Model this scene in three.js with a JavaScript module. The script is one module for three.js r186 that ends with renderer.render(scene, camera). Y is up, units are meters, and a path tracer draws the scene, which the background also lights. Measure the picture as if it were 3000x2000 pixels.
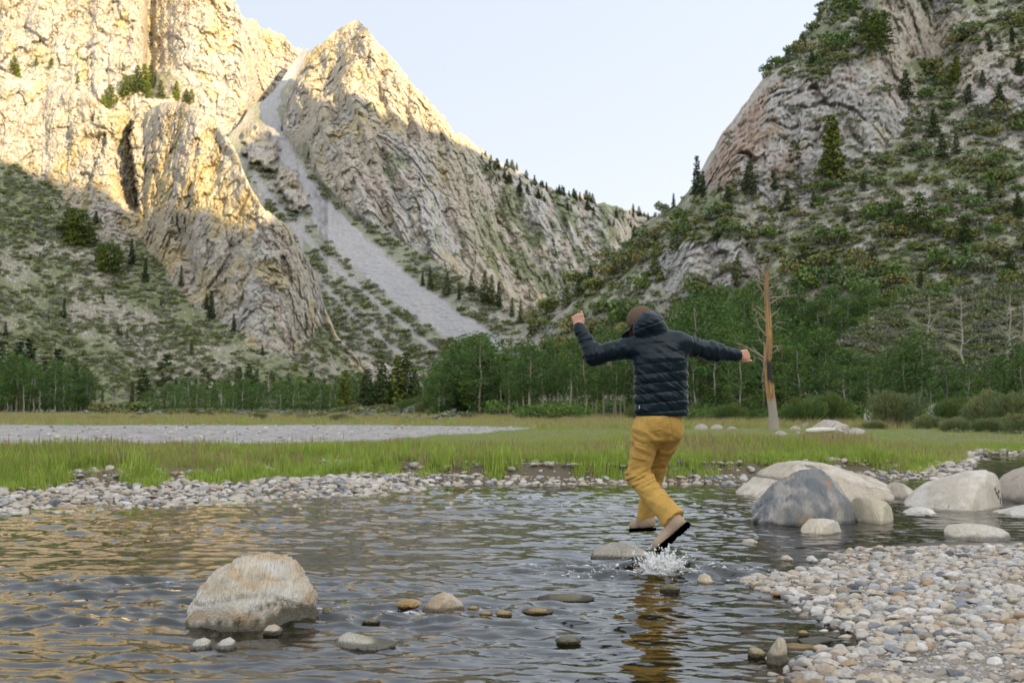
import * as THREE from 'three';
import { mergeGeometries, mergeVertices } from 'three/addons/utils/BufferGeometryUtils.js';

// ---------- camera: standing low on the gravel, looking up the valley ----------
const scene = new THREE.Scene();
const FOV = 30, EYE = 1.07, F = 1000 / Math.tan(FOV * Math.PI / 360), HOR = 1190;
const PITCH = Math.atan((HOR - 1000) / F), CP = Math.cos(PITCH), SP = Math.sin(PITCH);
const camera = new THREE.PerspectiveCamera(FOV, 1024 / 682, 0.1, 6000);
camera.position.set(0, EYE, 0);
camera.rotation.x = PITCH;
camera.focus = 8.8;
camera.userData.fStop = 4.5;
scene.add(camera);

// ---------- sky and sun: a clear evening, the sun low behind the right shoulder ----------
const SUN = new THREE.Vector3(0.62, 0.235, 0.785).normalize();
{
  const W = 512, H = 256, a = new Float32Array(W * H * 4);
  for (let j = 0; j < H; j++) for (let i = 0; i < W; i++) {
    const el = ((j + 0.5) / H - 0.5) * Math.PI, az = ((i + 0.5) / W - 0.5) * 2 * Math.PI;
    const d = [Math.cos(el) * Math.cos(az), Math.sin(el), Math.cos(el) * Math.sin(az)];
    const c = d[0] * SUN.x + d[1] * SUN.y + d[2] * SUN.z, up = Math.max(0, d[1]);
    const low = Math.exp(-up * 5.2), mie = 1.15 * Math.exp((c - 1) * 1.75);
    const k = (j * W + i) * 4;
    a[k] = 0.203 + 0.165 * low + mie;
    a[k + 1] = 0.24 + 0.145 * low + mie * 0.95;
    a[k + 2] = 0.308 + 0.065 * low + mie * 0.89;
    a[k + 3] = 1;
  }
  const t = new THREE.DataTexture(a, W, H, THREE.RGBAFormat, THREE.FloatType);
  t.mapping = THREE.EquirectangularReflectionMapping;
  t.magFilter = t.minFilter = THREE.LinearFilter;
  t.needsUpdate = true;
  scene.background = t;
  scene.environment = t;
}
const sun = new THREE.DirectionalLight(new THREE.Color().setRGB(1, 0.74, 0.39), 5);
sun.position.copy(SUN).multiplyScalar(1500);
sun.castShadow = true;
sun.shadow.radius = 0.4;
sun.shadow.mapSize.set(4096, 4096);
Object.assign(sun.shadow.camera, { left: -900, right: 900, top: 900, bottom: -900, near: 1, far: 4000 });
scene.add(sun, sun.target);
const renderer = new THREE.WebGLRenderer({ antialias: true });
renderer.toneMapping = THREE.LinearToneMapping;
renderer.toneMappingExposure = 2.65;
renderer.shadowMap.enabled = true;

// ---------- helpers ----------
let seed = 12345;
const rnd = () => { seed = (seed + 0x6D2B79F5) | 0; let t = Math.imul(seed ^ (seed >>> 15), 1 | seed); t = (t + Math.imul(t ^ (t >>> 7), 61 | t)) ^ t; return ((t ^ (t >>> 14)) >>> 0) / 4294967296; };
const rr = (a, b) => a + (b - a) * rnd();
const reseed = (s) => { seed = s; };
const clamp = (x, a = 0, b = 1) => Math.min(b, Math.max(a, x));
const mix = (a, b, t) => a + (b - a) * t;
const smooth = (a, b, x) => { const t = clamp((x - a) / (b - a)); return t * t * (3 - 2 * t); };
const mix3 = (a, b, t) => [mix(a[0], b[0], t), mix(a[1], b[1], t), mix(a[2], b[2], t)];
function pw(pts) { // smooth curve through measured points
  const n = pts.length;
  return (x) => {
    if (x <= pts[0][0]) return pts[0][1];
    if (x >= pts[n - 1][0]) return pts[n - 1][1];
    let i = 0; while (pts[i + 1][0] < x) i++;
    const t = (x - pts[i][0]) / (pts[i + 1][0] - pts[i][0]);
    return mix(pts[i][1], pts[i + 1][1], t);
  };
}
const PERM = new Uint8Array(512);
{ const p = Array.from({ length: 256 }, (_, i) => i); for (let i = 255; i > 0; i--) { const j = Math.floor(rnd() * (i + 1)); [p[i], p[j]] = [p[j], p[i]]; } for (let i = 0; i < 512; i++) PERM[i] = p[i & 255]; }
const fade = (t) => t * t * t * (t * (t * 6 - 15) + 10);
function grad(h, x, y, z) { h &= 15; const u = h < 8 ? x : y, v = h < 4 ? y : h === 12 || h === 14 ? x : z; return ((h & 1) ? -u : u) + ((h & 2) ? -v : v); }
function noise(x, y, z = 0) {
  const X = Math.floor(x), Y = Math.floor(y), Z = Math.floor(z); x -= X; y -= Y; z -= Z;
  const a = X & 255, b = Y & 255, c = Z & 255, u = fade(x), v = fade(y), w = fade(z);
  const A = PERM[a] + b, AA = PERM[A & 255] + c, AB = PERM[(A + 1) & 255] + c, B = PERM[(a + 1) & 255] + b, BA = PERM[B & 255] + c, BB = PERM[(B + 1) & 255] + c;
  const g = (q, x, y, z) => grad(PERM[q & 255], x, y, z);
  return mix(mix(mix(g(AA, x, y, z), g(BA, x - 1, y, z), u), mix(g(AB, x, y - 1, z), g(BB, x - 1, y - 1, z), u), v), mix(mix(g(AA + 1, x, y, z - 1), g(BA + 1, x - 1, y, z - 1), u), mix(g(AB + 1, x, y - 1, z - 1), g(BB + 1, x - 1, y - 1, z - 1), u), v), w);
}
const fbm = (x, y, z, o = 4) => { let s = 0, a = 0.5; for (let i = 0; i < o; i++) { s += a * noise(x, y, z); x = x * 2.03 + 3.1; y = y * 2.03 + 1.7; z = z * 2.03 + 5.3; a *= 0.5; } return s; };
const ridge = (x, y, z, o = 3) => { let s = 0, a = 0.5; for (let i = 0; i < o; i++) { s += a * (1 - 2 * Math.abs(noise(x, y, z))); x = x * 2.1 + 3.1; y = y * 2.1 + 1.7; z = z * 2.1 + 5.3; a *= 0.5; } return s; };
const hash3 = (x, y, z) => PERM[(PERM[(PERM[x & 255] + y) & 255] + z) & 255] / 255;
function cells(x, y, z) { // distance to the nearest of scattered points, and which one
  const X = Math.floor(x), Y = Math.floor(y), Z = Math.floor(z); let best = 9, id = 0;
  for (let i = -1; i <= 1; i++) for (let j = -1; j <= 1; j++) for (let k = -1; k <= 1; k++) {
    const a = X + i, b = Y + j, c = Z + k, h = PERM[(PERM[(PERM[a & 255] + b) & 255] + c) & 255];
    const dx = a + PERM[h + 1] / 255 - x, dy = b + PERM[h + 57] / 255 - y, dz = c + PERM[h + 131] / 255 - z, d = dx * dx + dy * dy + dz * dz;
    if (d < best) { best = d; id = h; }
  }
  return [Math.sqrt(best), id / 255];
}
// a position measured on the photograph (3000 x 2000) at a distance in metres becomes a place in the valley
function ray(u, v) { const x = (u - 1500) / F, y = (1000 - v) / F, c = CP - y * SP; return [x / c, (y * CP + SP) / c]; }
function at(u, v, D) { const [x, y] = ray(u, v); return new THREE.Vector3(x * D, EYE + y * D, -D); }
function onLevel(u, v, y = 0) { const r = ray(u, v); return at(u, v, (y - EYE) / r[1]); }

const taken = new Map();
function numbered(n) { const k = taken.get(n) ?? 0; taken.set(n, k + 1); return k ? `${n}_${String(k).padStart(3, '0')}` : n; }
function shade(o) { o.traverse((c) => { if (c.isMesh) c.castShadow = c.receiveShadow = true; }); return o; }
function add(o, name, label, category, group, kind) {
  o.name = numbered(name);
  o.userData = {};
  if (label) o.userData.label = label;
  if (category) o.userData.category = category;
  if (group) o.userData.group = group;
  if (kind) o.userData.kind = kind;
  scene.add(shade(o));
  return o;
}
function part(parent, name, geometry, material, label) { const m = new THREE.Mesh(geometry, material); m.name = name; if (label) m.userData.label = label; parent.add(m); return m; }
function geo(pos, idx, col, uv) {
  const g = new THREE.BufferGeometry();
  g.setAttribute('position', new THREE.BufferAttribute(pos instanceof Float32Array ? pos : new Float32Array(pos), 3));
  if (idx) g.setIndex(new THREE.BufferAttribute(idx instanceof Uint32Array ? idx : new Uint32Array(idx), 1));
  if (col) g.setAttribute('color', new THREE.BufferAttribute(col instanceof Float32Array ? col : new Float32Array(col), 3));
  if (uv) g.setAttribute('uv', new THREE.BufferAttribute(uv instanceof Float32Array ? uv : new Float32Array(uv), 2));
  g.computeVertexNormals();
  return g;
}
const std = (rgb, roughness = 0.9, extra = {}) => new THREE.MeshStandardMaterial({ color: new THREE.Color().setRGB(...rgb), roughness, side: THREE.DoubleSide, ...extra });
const vcol = (roughness = 0.9, extra = {}) => std([1, 1, 1], roughness, { vertexColors: true, ...extra });
// ---------- mountains: slopes surveyed as steepness maps and integrated outwards from their foot ----------
function survey({ u0, u1, v0, v1, D0, steep, du = 12, dv = 5 }) {
  const nu = Math.ceil((u1 - u0) / du) + 1, nv = Math.ceil((v0 - v1) / dv) + 1, T = new Float32Array(nu * nv);
  for (let i = 0; i < nu; i++) {
    const u = u0 + i * du; let D = D0(u), e = ray(u, v0)[1];
    for (let j = 0; j < nv; j++) {
      T[i * nv + j] = D;
      const v = v0 - (j + 1) * dv, e2 = ray(u, v)[1], s = steep(u, v + dv / 2);
      D *= 1 + (e2 - e) / Math.max(0.12, s - e); e = e2;
    }
  }
  return (u, v) => {
    const x = clamp((u - u0) / du, 0, nu - 1.001), y = clamp((v0 - v) / dv, 0, nv - 1.001), i = Math.floor(x), j = Math.floor(y), a = x - i, b = y - j;
    return mix(mix(T[i * nv + j], T[(i + 1) * nv + j], a), mix(T[i * nv + j + 1], T[(i + 1) * nv + j + 1], a), b);
  };
}
// rock relief in metres at a point; k scales with how far the face stands
function crag(p, k) {
  const x = p.x / k, y = p.y / k, z = p.z / k, w = noise(x / 30, y / 30, z / 30) * 9, w2 = noise(x / 7, y / 7, z / 7) * 2.2;
  const big = ridge((x + w) / 46, y / 80, (z - w) / 46, 2) * 7;
  const [e, id3] = cells((x - w * 0.6 + y * 0.25) / 17, y / 27, (z + w * 0.4) / 17), mid = ridge((x - w + y * 0.25) / 15, y / 27, z / 15, 2) * 1.6 - e * 5.5 + (id3 - 0.5) * 5;
  const [f, id] = cells((x + w2 + y * 0.22) / 7, (y + w2) / 10.5, z / 7);
  const [g, id2] = cells((x - y * 0.2) / 2.6 + w2 * 0.3, y / 3.6, z / 2.6);
  const fine = noise(x / 1.1, y / 1.5, z / 1.1);
  return { d: (big * 0.9 + mid * 0.75 - f * 3.4 + (id - 0.5) * 3.6 - g * 1.9 + (id2 - 0.5) * 2.0 + fine * 0.9) * k, id, big, mid };
}
function slopeMesh({ u0, u1, nu, nv, bot, top, depth, rock, color, k = 1, jag = 5, rough = 0.5, back = 3 }) {
  const rows = nv + 1 + back, P = new Float32Array((nu + 1) * rows * 3), C = new Float32Array((nu + 1) * rows * 3), I = [];
  const q = new THREE.Vector3();
  for (let i = 0; i <= nu; i++) {
    const u = mix(u0, u1, i / nu), vb = bot(u), vt = top(u) + jag * (noise(u / 26, 3.3) * 1.6 + noise(u / 9, 8.1) * 0.9), r = ray(u, 1000);
    const hl = Math.hypot(r[0], 1);
    for (let j = 0; j < rows; j++) {
      const t = Math.min(1, j / nv), v = mix(vb, vt, t), D = depth(u, v), m = rock(u, v);
      q.copy(at(u, v, D));
      const c = crag(q, k), lift = m * c.d + (1 - m) * rough * (fbm(q.x / 9, q.y / 9, q.z / 9, 3) * 3.4 + noise(q.x / 2.2, q.y / 1.6, q.z / 2.2) * 1.1);
      const fadeTop = 0.35 + 0.65 * smooth(1, 0.94, t);
      const col = color(u, v, q, m, c);
      const push = lift * fadeTop;
      q.x -= push * r[0] / hl * 0.95; q.z += push / hl * 0.95; q.y += push * 0.12 * (1 - t);
      if (j > nv) { const b = (j - nv) * D * 0.02; q.z -= b; q.x += b * r[0]; q.y -= b * 0.9; }
      const o = (i * rows + j) * 3;
      P[o] = q.x; P[o + 1] = q.y; P[o + 2] = q.z; C[o] = col[0]; C[o + 1] = col[1]; C[o + 2] = col[2];
      if (i < nu && j < rows - 1) { const a = i * rows + j, b = a + rows; I.push(a, b, b + 1, a, b + 1, a + 1); }
    }
  }
  const g = geo(P, I, C); g.deleteAttribute('normal'); // broken rock: every face keeps its own edge
  g.userData.find = (u, v) => { // where the surface really is at a surveyed place
    const x = clamp((u - u0) / (u1 - u0), 0, 0.9999) * nu, i = Math.floor(x), vb = bot(u), vt = top(u), y = clamp((v - vb) / (vt - vb), 0, 0.9999) * nv, j = Math.floor(y), a = x - i, b = y - j;
    const f = (k) => mix(mix(P[(i * rows + j) * 3 + k], P[((i + 1) * rows + j) * 3 + k], a), mix(P[(i * rows + j + 1) * 3 + k], P[((i + 1) * rows + j + 1) * 3 + k], a), b);
    return new THREE.Vector3(f(0), f(1), f(2));
  };
  return g;
}
const ROCK = { tan: [0.335, 0.3, 0.24], grey: [0.315, 0.305, 0.285], ochre: [0.35, 0.285, 0.15], pink: [0.335, 0.275, 0.235], pale: [0.42, 0.41, 0.395], dark: [0.13, 0.12, 0.1], lichen: [0.245, 0.255, 0.155], scree: [0.25, 0.25, 0.26] };
function graniteColor(p, s, bias = {}) {
  const a = fbm(p.x / (60 * s), p.y / (90 * s), p.z / (60 * s), 3) * 2, b = fbm(p.x / (14 * s) + 9, p.y / (26 * s), p.z / (14 * s), 3) * 2, c = noise(p.x / (3.2 * s), p.y / (5 * s), p.z / (3.2 * s));
  let k = mix3(ROCK.tan, ROCK.grey, smooth(-0.3, 0.4, a + (bias.grey ?? 0)));
  k = mix3(k, ROCK.ochre, smooth(0.12, 0.7, b + (bias.ochre ?? 0)) * 0.75);
  k = mix3(k, ROCK.pink, smooth(0.1, 0.6, -b + a * 0.3 + (bias.pink ?? 0)) * 0.6);
  k = mix3(k, ROCK.lichen, smooth(0.25, 0.75, noise(p.x / (7 * s) + 40, p.y / (13 * s), p.z / (7 * s)) + 0.4 * c + (bias.lichen ?? 0)) * 0.75);
  k = mix3(k, ROCK.pale, smooth(0.2, 0.6, c + 0.4 * a + (bias.pale ?? 0)) * 0.55);
  k = mix3(k, ROCK.dark, smooth(0.28, 0.6, noise(p.x / (2.3 * s) + 7, p.y / (7 * s), p.z / (2.3 * s) + 3) + (bias.dark ?? 0)) * 0.6);
  const t = 0.94 + 0.16 * noise(p.x / s, p.y / s, p.z / s);
  return [k[0] * t, k[1] * t, k[2] * t];
}
const rockMat = vcol(0.95, { flatShading: true });
// left: sagebrush slope rising to the blunt buttress
const cliffFoot = pw([[-400, 400], [0, 462], [120, 520], [250, 630], [330, 690], [420, 705], [480, 790], [560, 880], [640, 935], [760, 1015], [850, 1035], [905, 1000], [945, 930], [1010, 1040], [1100, 1130], [1600, 1140]]);
const topA = pw([[-400, 200], [0, 215], [150, 240], [260, 270], [330, 330], [385, 345], [400, 335], [430, 320], [470, 303], [510, 296], [560, 306], [610, 335], [650, 375], [690, 440], [715, 500], [740, 560], [775, 610], [830, 655], [870, 710], [905, 765], [935, 825], [948, 890], [985, 985], [1060, 1050], [1200, 1085], [1400, 1110], [1600, 1130]]);
const domeEdge = pw([[300, 445], [322, 425], [350, 394], [400, 384], [450, 388], [500, 398], [560, 406], [640, 412]]);
const spireEdge = pw([[420, 315], [470, 290], [540, 266], [600, 262]]);
const fieldA0 = survey({ u0: -420, u1: 1620, v0: 1190, v1: 150, D0: pw([[-400, 245], [0, 270], [400, 292], [800, 300], [1000, 325], [1300, 380], [1600, 430]]), steep: (u, v) => { const f = cliffFoot(u), m = smooth(f + 25, f - 25, v), t = topA(u); return mix(0.6 + 0.1 * noise(u / 90, v / 60), mix(2.3 + 0.9 * noise(u / 60, v / 40), 0.95, smooth(t + 60, t, v)), m); } });
const fieldA = (u, v) => {
  let D = fieldA0(u, v);
  const stepAt = (edge, amt, wide, va, vb) => { const d = edge(v) - u + 9 * noise(u / 17, v / 17, 8) + 5 * noise(u / 6, v / 6, 3), w = smooth(va, va + 25, v) * smooth(vb, vb - 50, v); if (d > 0) D += amt * w * Math.exp(-d / wide) * smooth(0, 9, d); };
  stepAt(domeEdge, 19, 80, 285, 640); stepAt(spireEdge, 5, 60, 380, 660);
  D += 10 * smooth(40, 0, Math.abs(u - (500 + (v - 560) * 0.25))) * smooth(600, 700, v) * smooth(900, 800, v) * 0.5;
  return D;
};
const rockA = (u, v) => smooth(22, -18, v - cliffFoot(u) - 34 * noise(u / 38, v / 30) - 14 * noise(u / 11, v / 11));
const SAGE = { soil: [0.2, 0.18, 0.135], stone: [0.33, 0.315, 0.285], green: [0.1, 0.128, 0.05], olive: [0.145, 0.152, 0.07] };
function sageColor(p, u, v, s, green = 0) {
  const run = p.y * 0.55 + p.x * 0.35;
  const a = fbm(p.x / (26 * s) + 5, run / (60 * s), p.z / (26 * s), 4) * 2.2, b = noise(p.x / (2.4 * s), p.y / (2.4 * s), p.z / (2.4 * s)), c = noise(p.x / (0.9 * s), p.y / (0.7 * s), p.z / (0.9 * s));
  let k = mix3(SAGE.soil, SAGE.stone, smooth(0.0, 0.35, b * 0.7 + c * 0.6 - 0.2));
  const g = smooth(-0.12, 0.3, a + green + 0.35 * b + 0.2 * c), q = rnd();
  k = mix3(k, mix3(SAGE.green, SAGE.olive, smooth(-0.2, 0.3, b)), g * 0.85);
  if (q < 0.15 - 0.11 * g) k = mix3(k, ROCK.pale, 0.3 + 0.7 * rnd()); else if (q > 0.84) k = mix3(k, SAGE.green, 0.7);
  return k;
}
const greenPatch = (u, v) => Math.max(smooth(150, 40, Math.hypot((u - 60) * 1.1, v - 620)), smooth(110, 30, Math.hypot((u - 440) * 1.3, v - 740)));
const gA = slopeMesh({ u0: -400, u1: 1600, nu: 700, nv: 330, bot: () => 1200, top: topA, depth: fieldA, rock: rockA, jag: 5, k: 0.62, rough: 0.8,
  color: (u, v, p, m, c) => m > 0.5 ? graniteColor(p, 0.75, { ochre: 0.2 * smooth(500, 620, v) * smooth(900, 760, v) + 0.12, grey: -0.1 }) : sageColor(p, u, v, 1, greenPatch(u, v) * 0.8 + 0.25 * smooth(980, 1100, v) + 0.14) });
// the high massif behind it
const topB = pw([[-400, -330], [0, -260], [400, -150], [600, -40], [682, 0], [708, 36], [752, 62], [790, 84], [816, 97], [848, 127], [880, 141], [905, 146], [960, 200]]);
const fieldB = survey({ u0: -420, u1: 980, v0: 720, v1: -350, D0: pw([[-400, 640], [0, 625], [400, 615], [700, 640], [960, 670]]), steep: (u, v) => 1.5 + 0.7 * noise(u / 80, v / 55) + 0.35 * noise(u / 30, v / 22) - 0.75 * smooth(85, 20, Math.hypot((u - 470) * 0.8, v - 250)) });
const gB = slopeMesh({ u0: -400, u1: 960, nu: 420, nv: 330, bot: (u) => Math.max(640, topB(u) + 10), top: topB, depth: (u, v) => fieldB(u, v) + 52 * smooth(690, 800, u), rock: (u, v) => 1 - 0.7 * smooth(80, 25, Math.hypot((u - 470) * 0.75, (v - 250) * 1.2)), jag: 11, k: 1.05,
  color: (u, v, p, m) => m > 0.6 ? graniteColor(p, 1.2, { ochre: 0.05 }) : mix3(sageColor(p, u, v, 1, 0.1), SAGE.soil, 0.3) });
// grey scree running out of the gully
const screeMid = pw([[140, 895], [200, 855], [260, 800], [320, 785], [400, 810], [500, 860], [600, 928], [700, 1012], [800, 1122], [900, 1250], [1000, 1400], [1050, 1470], [1110, 1530]]);
const screeHalf = pw([[140, 14], [220, 22], [300, 30], [380, 24], [500, 30], [600, 44], [700, 64], [800, 68], [900, 80], [1000, 78], [1050, 60], [1110, 30]]);
const botC = pw([[820, 330], [830, 400], [870, 492], [950, 584], [1010, 645], [1200, 765], [1380, 872], [1500, 955], [1600, 1000], [2050, 1010]]);
const topD = pw([[600, 520], [640, 430], [700, 365], [735, 305], [770, 292], [800, 268], [830, 228], [860, 180], [885, 146], [905, 140], [935, 300], [960, 500], [1010, 600], [1200, 720], [1380, 830], [1500, 915], [1640, 980]]);
const fieldD = survey({ u0: 580, u1: 1680, v0: 1130, v1: 120, D0: () => 445, steep: (u, v) => 0.72 + 0.06 * noise(u / 70, v / 70) });
const onScree = (u, v) => { const d = Math.abs(u - screeMid(v)) / screeHalf(v); const tongue = Math.max(smooth(16, 6, Math.abs(u - pw([[520, 745], [640, 840], [760, 960], [900, 1120], [1040, 1290]])(v)) - 6 * noise(u / 20, v / 20)), smooth(14, 4, Math.abs(u - pw([[760, 880], [900, 1010], [1040, 1180]])(v)) - 8 * noise(u / 20, v / 20)) * 0.8); return Math.max(smooth(1.12, 0.82, d + 0.25 * noise(u / 24, v / 24)), tongue * 0.75 * smooth(480, 540, v)); };
const knobD = (u, v) => Math.max(smooth(48, 34, Math.hypot((u - 762) * 0.85 - (v - 430) * 0.25, (v - 432) * 0.75) + 22 * noise(u / 22, v / 22, 6)), smooth(46, 30, Math.hypot((u - 850) * 1.1 - (v - 545) * 0.55, (v - 548) * 0.6) + 22 * noise(u / 20, v / 20, 2)));
const gD = slopeMesh({ u0: 600, u1: 1640, nu: 380, nv: 260, bot: () => 1135, top: topD, depth: (u, v) => fieldD(u, v) + 48 * smooth(500, 300, v) - 14 * knobD(u, v), rock: (u, v) => 0.9 * knobD(u, v), jag: 3, k: 0.8, rough: 0.55,
  color: (u, v, p, m) => { if (m > 0.4) return graniteColor(p, 0.9); const s = onScree(u, v), n = 0.86 + 0.24 * rnd() + 0.15 * noise(p.x / 1.3, p.y / 1.3, p.z / 1.3), sc = mix3(ROCK.scree, ROCK.grey, 0.3 + 0.3 * noise(p.x / 20, p.y / 40, 4)).map((x) => x * n); return mix3(mix3(sageColor(p, u, v, 1.2, 0.12), sc, 0.25), sc, s); } });
// the pyramid
const topC = pw([[822, 385], [832, 345], [842, 300], [868, 222], [905, 152], [925, 138], [980, 96], [1025, 62], [1045, 53], [1062, 66], [1110, 128], [1165, 188], [1230, 268], [1300, 338], [1330, 388], [1360, 395], [1400, 428], [1450, 470], [1520, 502], [1620, 556], [1700, 577], [1800, 602], [1900, 628], [2050, 660]]);
const fieldC = survey({ u0: 800, u1: 2080, v0: 1015, v1: 30, D0: pw([[800, 478], [1100, 490], [1300, 530], [1500, 590], [2000, 720]]), steep: (u, v) => { const b = botC(u); return v > b ? 0.72 : 1.3 + 0.55 * noise(u / 70 - v / 160, v / 90) + 0.3 * noise(u / 26 - v / 60, v / 50); } });
const spurs = (u, v) => { const x = u - (v - 300) * 0.42; return ridge(x / 120, v / 900, 2.2, 2) * 16 + ridge(x / 45, v / 420, 5.2, 2) * 6; };
const gC = slopeMesh({ u0: 822, u1: 2050, nu: 470, nv: 360, bot: botC, top: topC, depth: (u, v) => { const b = botC(u), t = topC(u); return fieldC(u, v) - 16 - spurs(u, v) * smooth(b, b - 60, v) * smooth(t - 5, t + 60, v) + 24 * smooth(60, 0, u - pw([[50, 1040], [180, 985], [300, 905], [420, 850], [520, 880], [700, 1050]])(v)) * smooth(620, 540, v); }, rock: (u, v) => 0.85, jag: 5, k: 0.95,
  color: (u, v, p, m) => { const c = graniteColor(p, 1.15, { ochre: -0.05, pink: 0.08 * smooth(500, 700, v), grey: 0.1 }); const veg = smooth(1330, 1480, u) * smooth(0.05, 0.4, fbm(p.x / 16, p.y / 22, p.z / 16, 3) * 2 + 0.1) + smooth(0.35, 0.65, fbm(p.x / 20, p.y / 45, p.z / 20 + 9, 3) * 2) * 0.7 * smooth(350, 450, v); return mix3(c, SAGE.green, clamp(veg) * 0.75); } });
// right: the bushy hill
const topE = pw([[1440, 1080], [1480, 1035], [1500, 985], [1560, 930], [1640, 845], [1750, 772], [1820, 722], [1900, 645], [1990, 596], [2030, 540], [2060, 486], [2110, 402], [2180, 305], [2235, 232], [2260, 196], [2330, 128], [2390, 52], [2410, 5], [2450, -80], [2520, -200], [3300, -330]]);
const cliffE = (u, v) => { const a = smooth(330, 120, Math.hypot((u - 2240) * 0.9, (v - 400) * 1.15)) + smooth(190, 60, Math.hypot(u - 2560, (v - 290) * 0.8)) + smooth(170, 60, Math.hypot((u - 2930) * 0.8, v - 230)) + smooth(120, 40, Math.hypot((u - 2080) * 0.5, v - 780)) + smooth(150, 60, Math.hypot((u - 2700) * 0.8, v - 60)); return clamp(a); };
const fieldE0 = survey({ u0: 1420, u1: 3320, v0: 1195, v1: -340, D0: pw([[1440, 225], [1700, 195], [2000, 172], [2500, 152], [3300, 140]]), steep: (u, v) => mix(0.66 + 0.12 * noise(u / 90, v / 70), 1.25 + 0.5 * noise(u / 50, v / 40), cliffE(u, v)) });
const fieldE = (u, v) => { const d = clamp((v - topE(u)) / 170); return fieldE0(u, v) + 26 * (1 - d) * (1 - d) * smooth(2600, 2400, u); };
const rockE = (u, v) => smooth(0.35, 0.6, cliffE(u, v) + 0.55 * noise(u / 45, v / 40) + 0.3 * noise(u / 14, v / 14));
const gE = slopeMesh({ u0: 1440, u1: 3300, nu: 640, nv: 330, bot: () => 1205, top: topE, depth: fieldE, rock: rockE, jag: 4, k: 0.42, rough: 0.45,
  color: (u, v, p, m) => { const r = graniteColor(p, 0.5, { pale: 0.25, ochre: -0.15, pink: 0.05, grey: 0.15 }); const rust = smooth(0.0, 0.45, fbm(p.x / 13, p.y / 30, p.z / 13, 3) * 2 + 0.55 * smooth(2420, 2150, u) - 0.25) * smooth(2480, 2250, u) * smooth(120, 190, v) * smooth(600, 500, v); const rk = mix3(r, [0.27, 0.165, 0.1], rust * 0.55); return m > 0.5 ? rk : mix3(sageColor(p, u, v, 0.6, 0.05), ROCK.pale, 0.35 * smooth(0.1, 0.4, noise(p.x / 3, p.y / 2, p.z / 3))); } });
for (const [g, n, label] of [[gA, 'mountain_buttress', 'pale cliff buttress above the sagebrush slope'], [gB, 'mountain_massif', 'high sunlit massif'], [gD, 'scree_slope', 'grey scree fan'], [gC, 'mountain_peak', 'pyramid peak'], [gE, 'hill', 'bushy hill']]) add(new THREE.Mesh(g, rockMat), n, label, null, null, 'structure');
const nearest = (u, v, list) => list.map((g) => g.userData.find(u, v));

// the range behind the right shoulder that keeps the valley in shade: its crest is where the edge of the shade on the cliffs says it must be
const SH = new THREE.Vector2(SUN.x, SUN.z).normalize(), TAN = SUN.y / Math.hypot(SUN.x, SUN.z), S0 = 640;
const crest = pw([[-1200, 250], [-700, 300], [-300, 335], [0, 338], [83, 331], [120, 326], [134, 314], [146, 298], [152, 279], [156, 271], [175, 290], [215, 345], [260, 395], [300, 428], [310, 418], [323, 406], [345, 402], [400, 397], [470, 389], [700, 400], [1200, 330]]);
{
  const nw = 320, ns = 40, P = [], C = [], I = [];
  for (let i = 0; i <= nw; i++) { const w = i < 40 ? mix(-1200, -150, i / 40) : i < 280 ? mix(-150, 570, (i - 40) / 240) : mix(570, 1200, (i - 280) / 40); for (let j = 0; j <= ns; j++) {
    const t = (j / ns) * 2 - 1, h = crest(w) + 2 * noise(w / 9, 4.4), run = Math.abs(t) * (h + 20) / 0.82, s = S0 + Math.sign(t) * run, lump = Math.min(1, run / 60) * 26 * fbm(w / 90, s / 90, 1.1, 4), y = h - 0.82 * run + lump;
    P.push(s * SH.x + w * SH.y, y, s * SH.y - w * SH.x); const c = sageColor({ x: w, y, z: s }, 0, 0, 3, 0); C.push(...c);
    if (i < nw && j < ns) { const a = i * (ns + 1) + j, b = a + ns + 1; I.push(a, a + 1, b + 1, a, b + 1, b); }
  } }
  add(new THREE.Mesh(geo(P, I, C), rockMat), 'mountain_range', 'range behind the viewer that shades the valley', null, null, 'structure');
}
// ---------- valley floor, river bed and river ----------
const shoreFar = [[-1500, 1660], [-700, 1585], [-300, 1548], [0, 1525], [200, 1512], [400, 1500], [700, 1486], [1000, 1469], [1180, 1457], [1265, 1447], [1285, 1440], [1260, 1434], [1400, 1432], [1800, 1431], [2150, 1430], [2350, 1425], [2550, 1420], [2700, 1418], [2800, 1412], [2862, 1395], [2888, 1372], [2876, 1356], [2910, 1347], [3100, 1342], [3700, 1336]];
const shoreNear = [[3700, 1470], [3300, 1540], [3100, 1574], [3000, 1582], [2850, 1586], [2700, 1588], [2560, 1602], [2440, 1628], [2390, 1660], [2300, 1680], [2200, 1690], [2165, 1702], [2200, 1720], [2270, 1738], [2330, 1768], [2400, 1812], [2480, 1850], [2555, 1878], [2520, 1902], [2400, 1905], [2335, 1925], [2325, 1960], [2345, 2010], [2380, 2120], [2420, 2300]];
const river = [...shoreFar, ...shoreNear].map(([u, v]) => { const p = onLevel(u, v, 0); return [p.x, p.z]; });
river.push([1.6, 0.5], [1.5, 8], [-14, 12]);
function shoreDist(x, z) { // metres from the waterline, positive on land; second value: on the far side
  let best = 1e9, inside = false, k = 0;
  for (let i = 0, j = river.length - 1; i < river.length; j = i++) {
    const [ax, az] = river[j], [bx, bz] = river[i], dx = bx - ax, dz = bz - az, t = clamp(((x - ax) * dx + (z - az) * dz) / (dx * dx + dz * dz + 1e-9));
    const d = (x - ax - dx * t) ** 2 + (z - az - dz * t) ** 2;
    if (d < best) { best = d; k = j; }
    if ((az > z) !== (bz > z) && x < (bx - ax) * (z - az) / (bz - az) + ax) inside = !inside;
  }
  return [(inside ? -1 : 1) * Math.sqrt(best), k < shoreFar.length];
}
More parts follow.
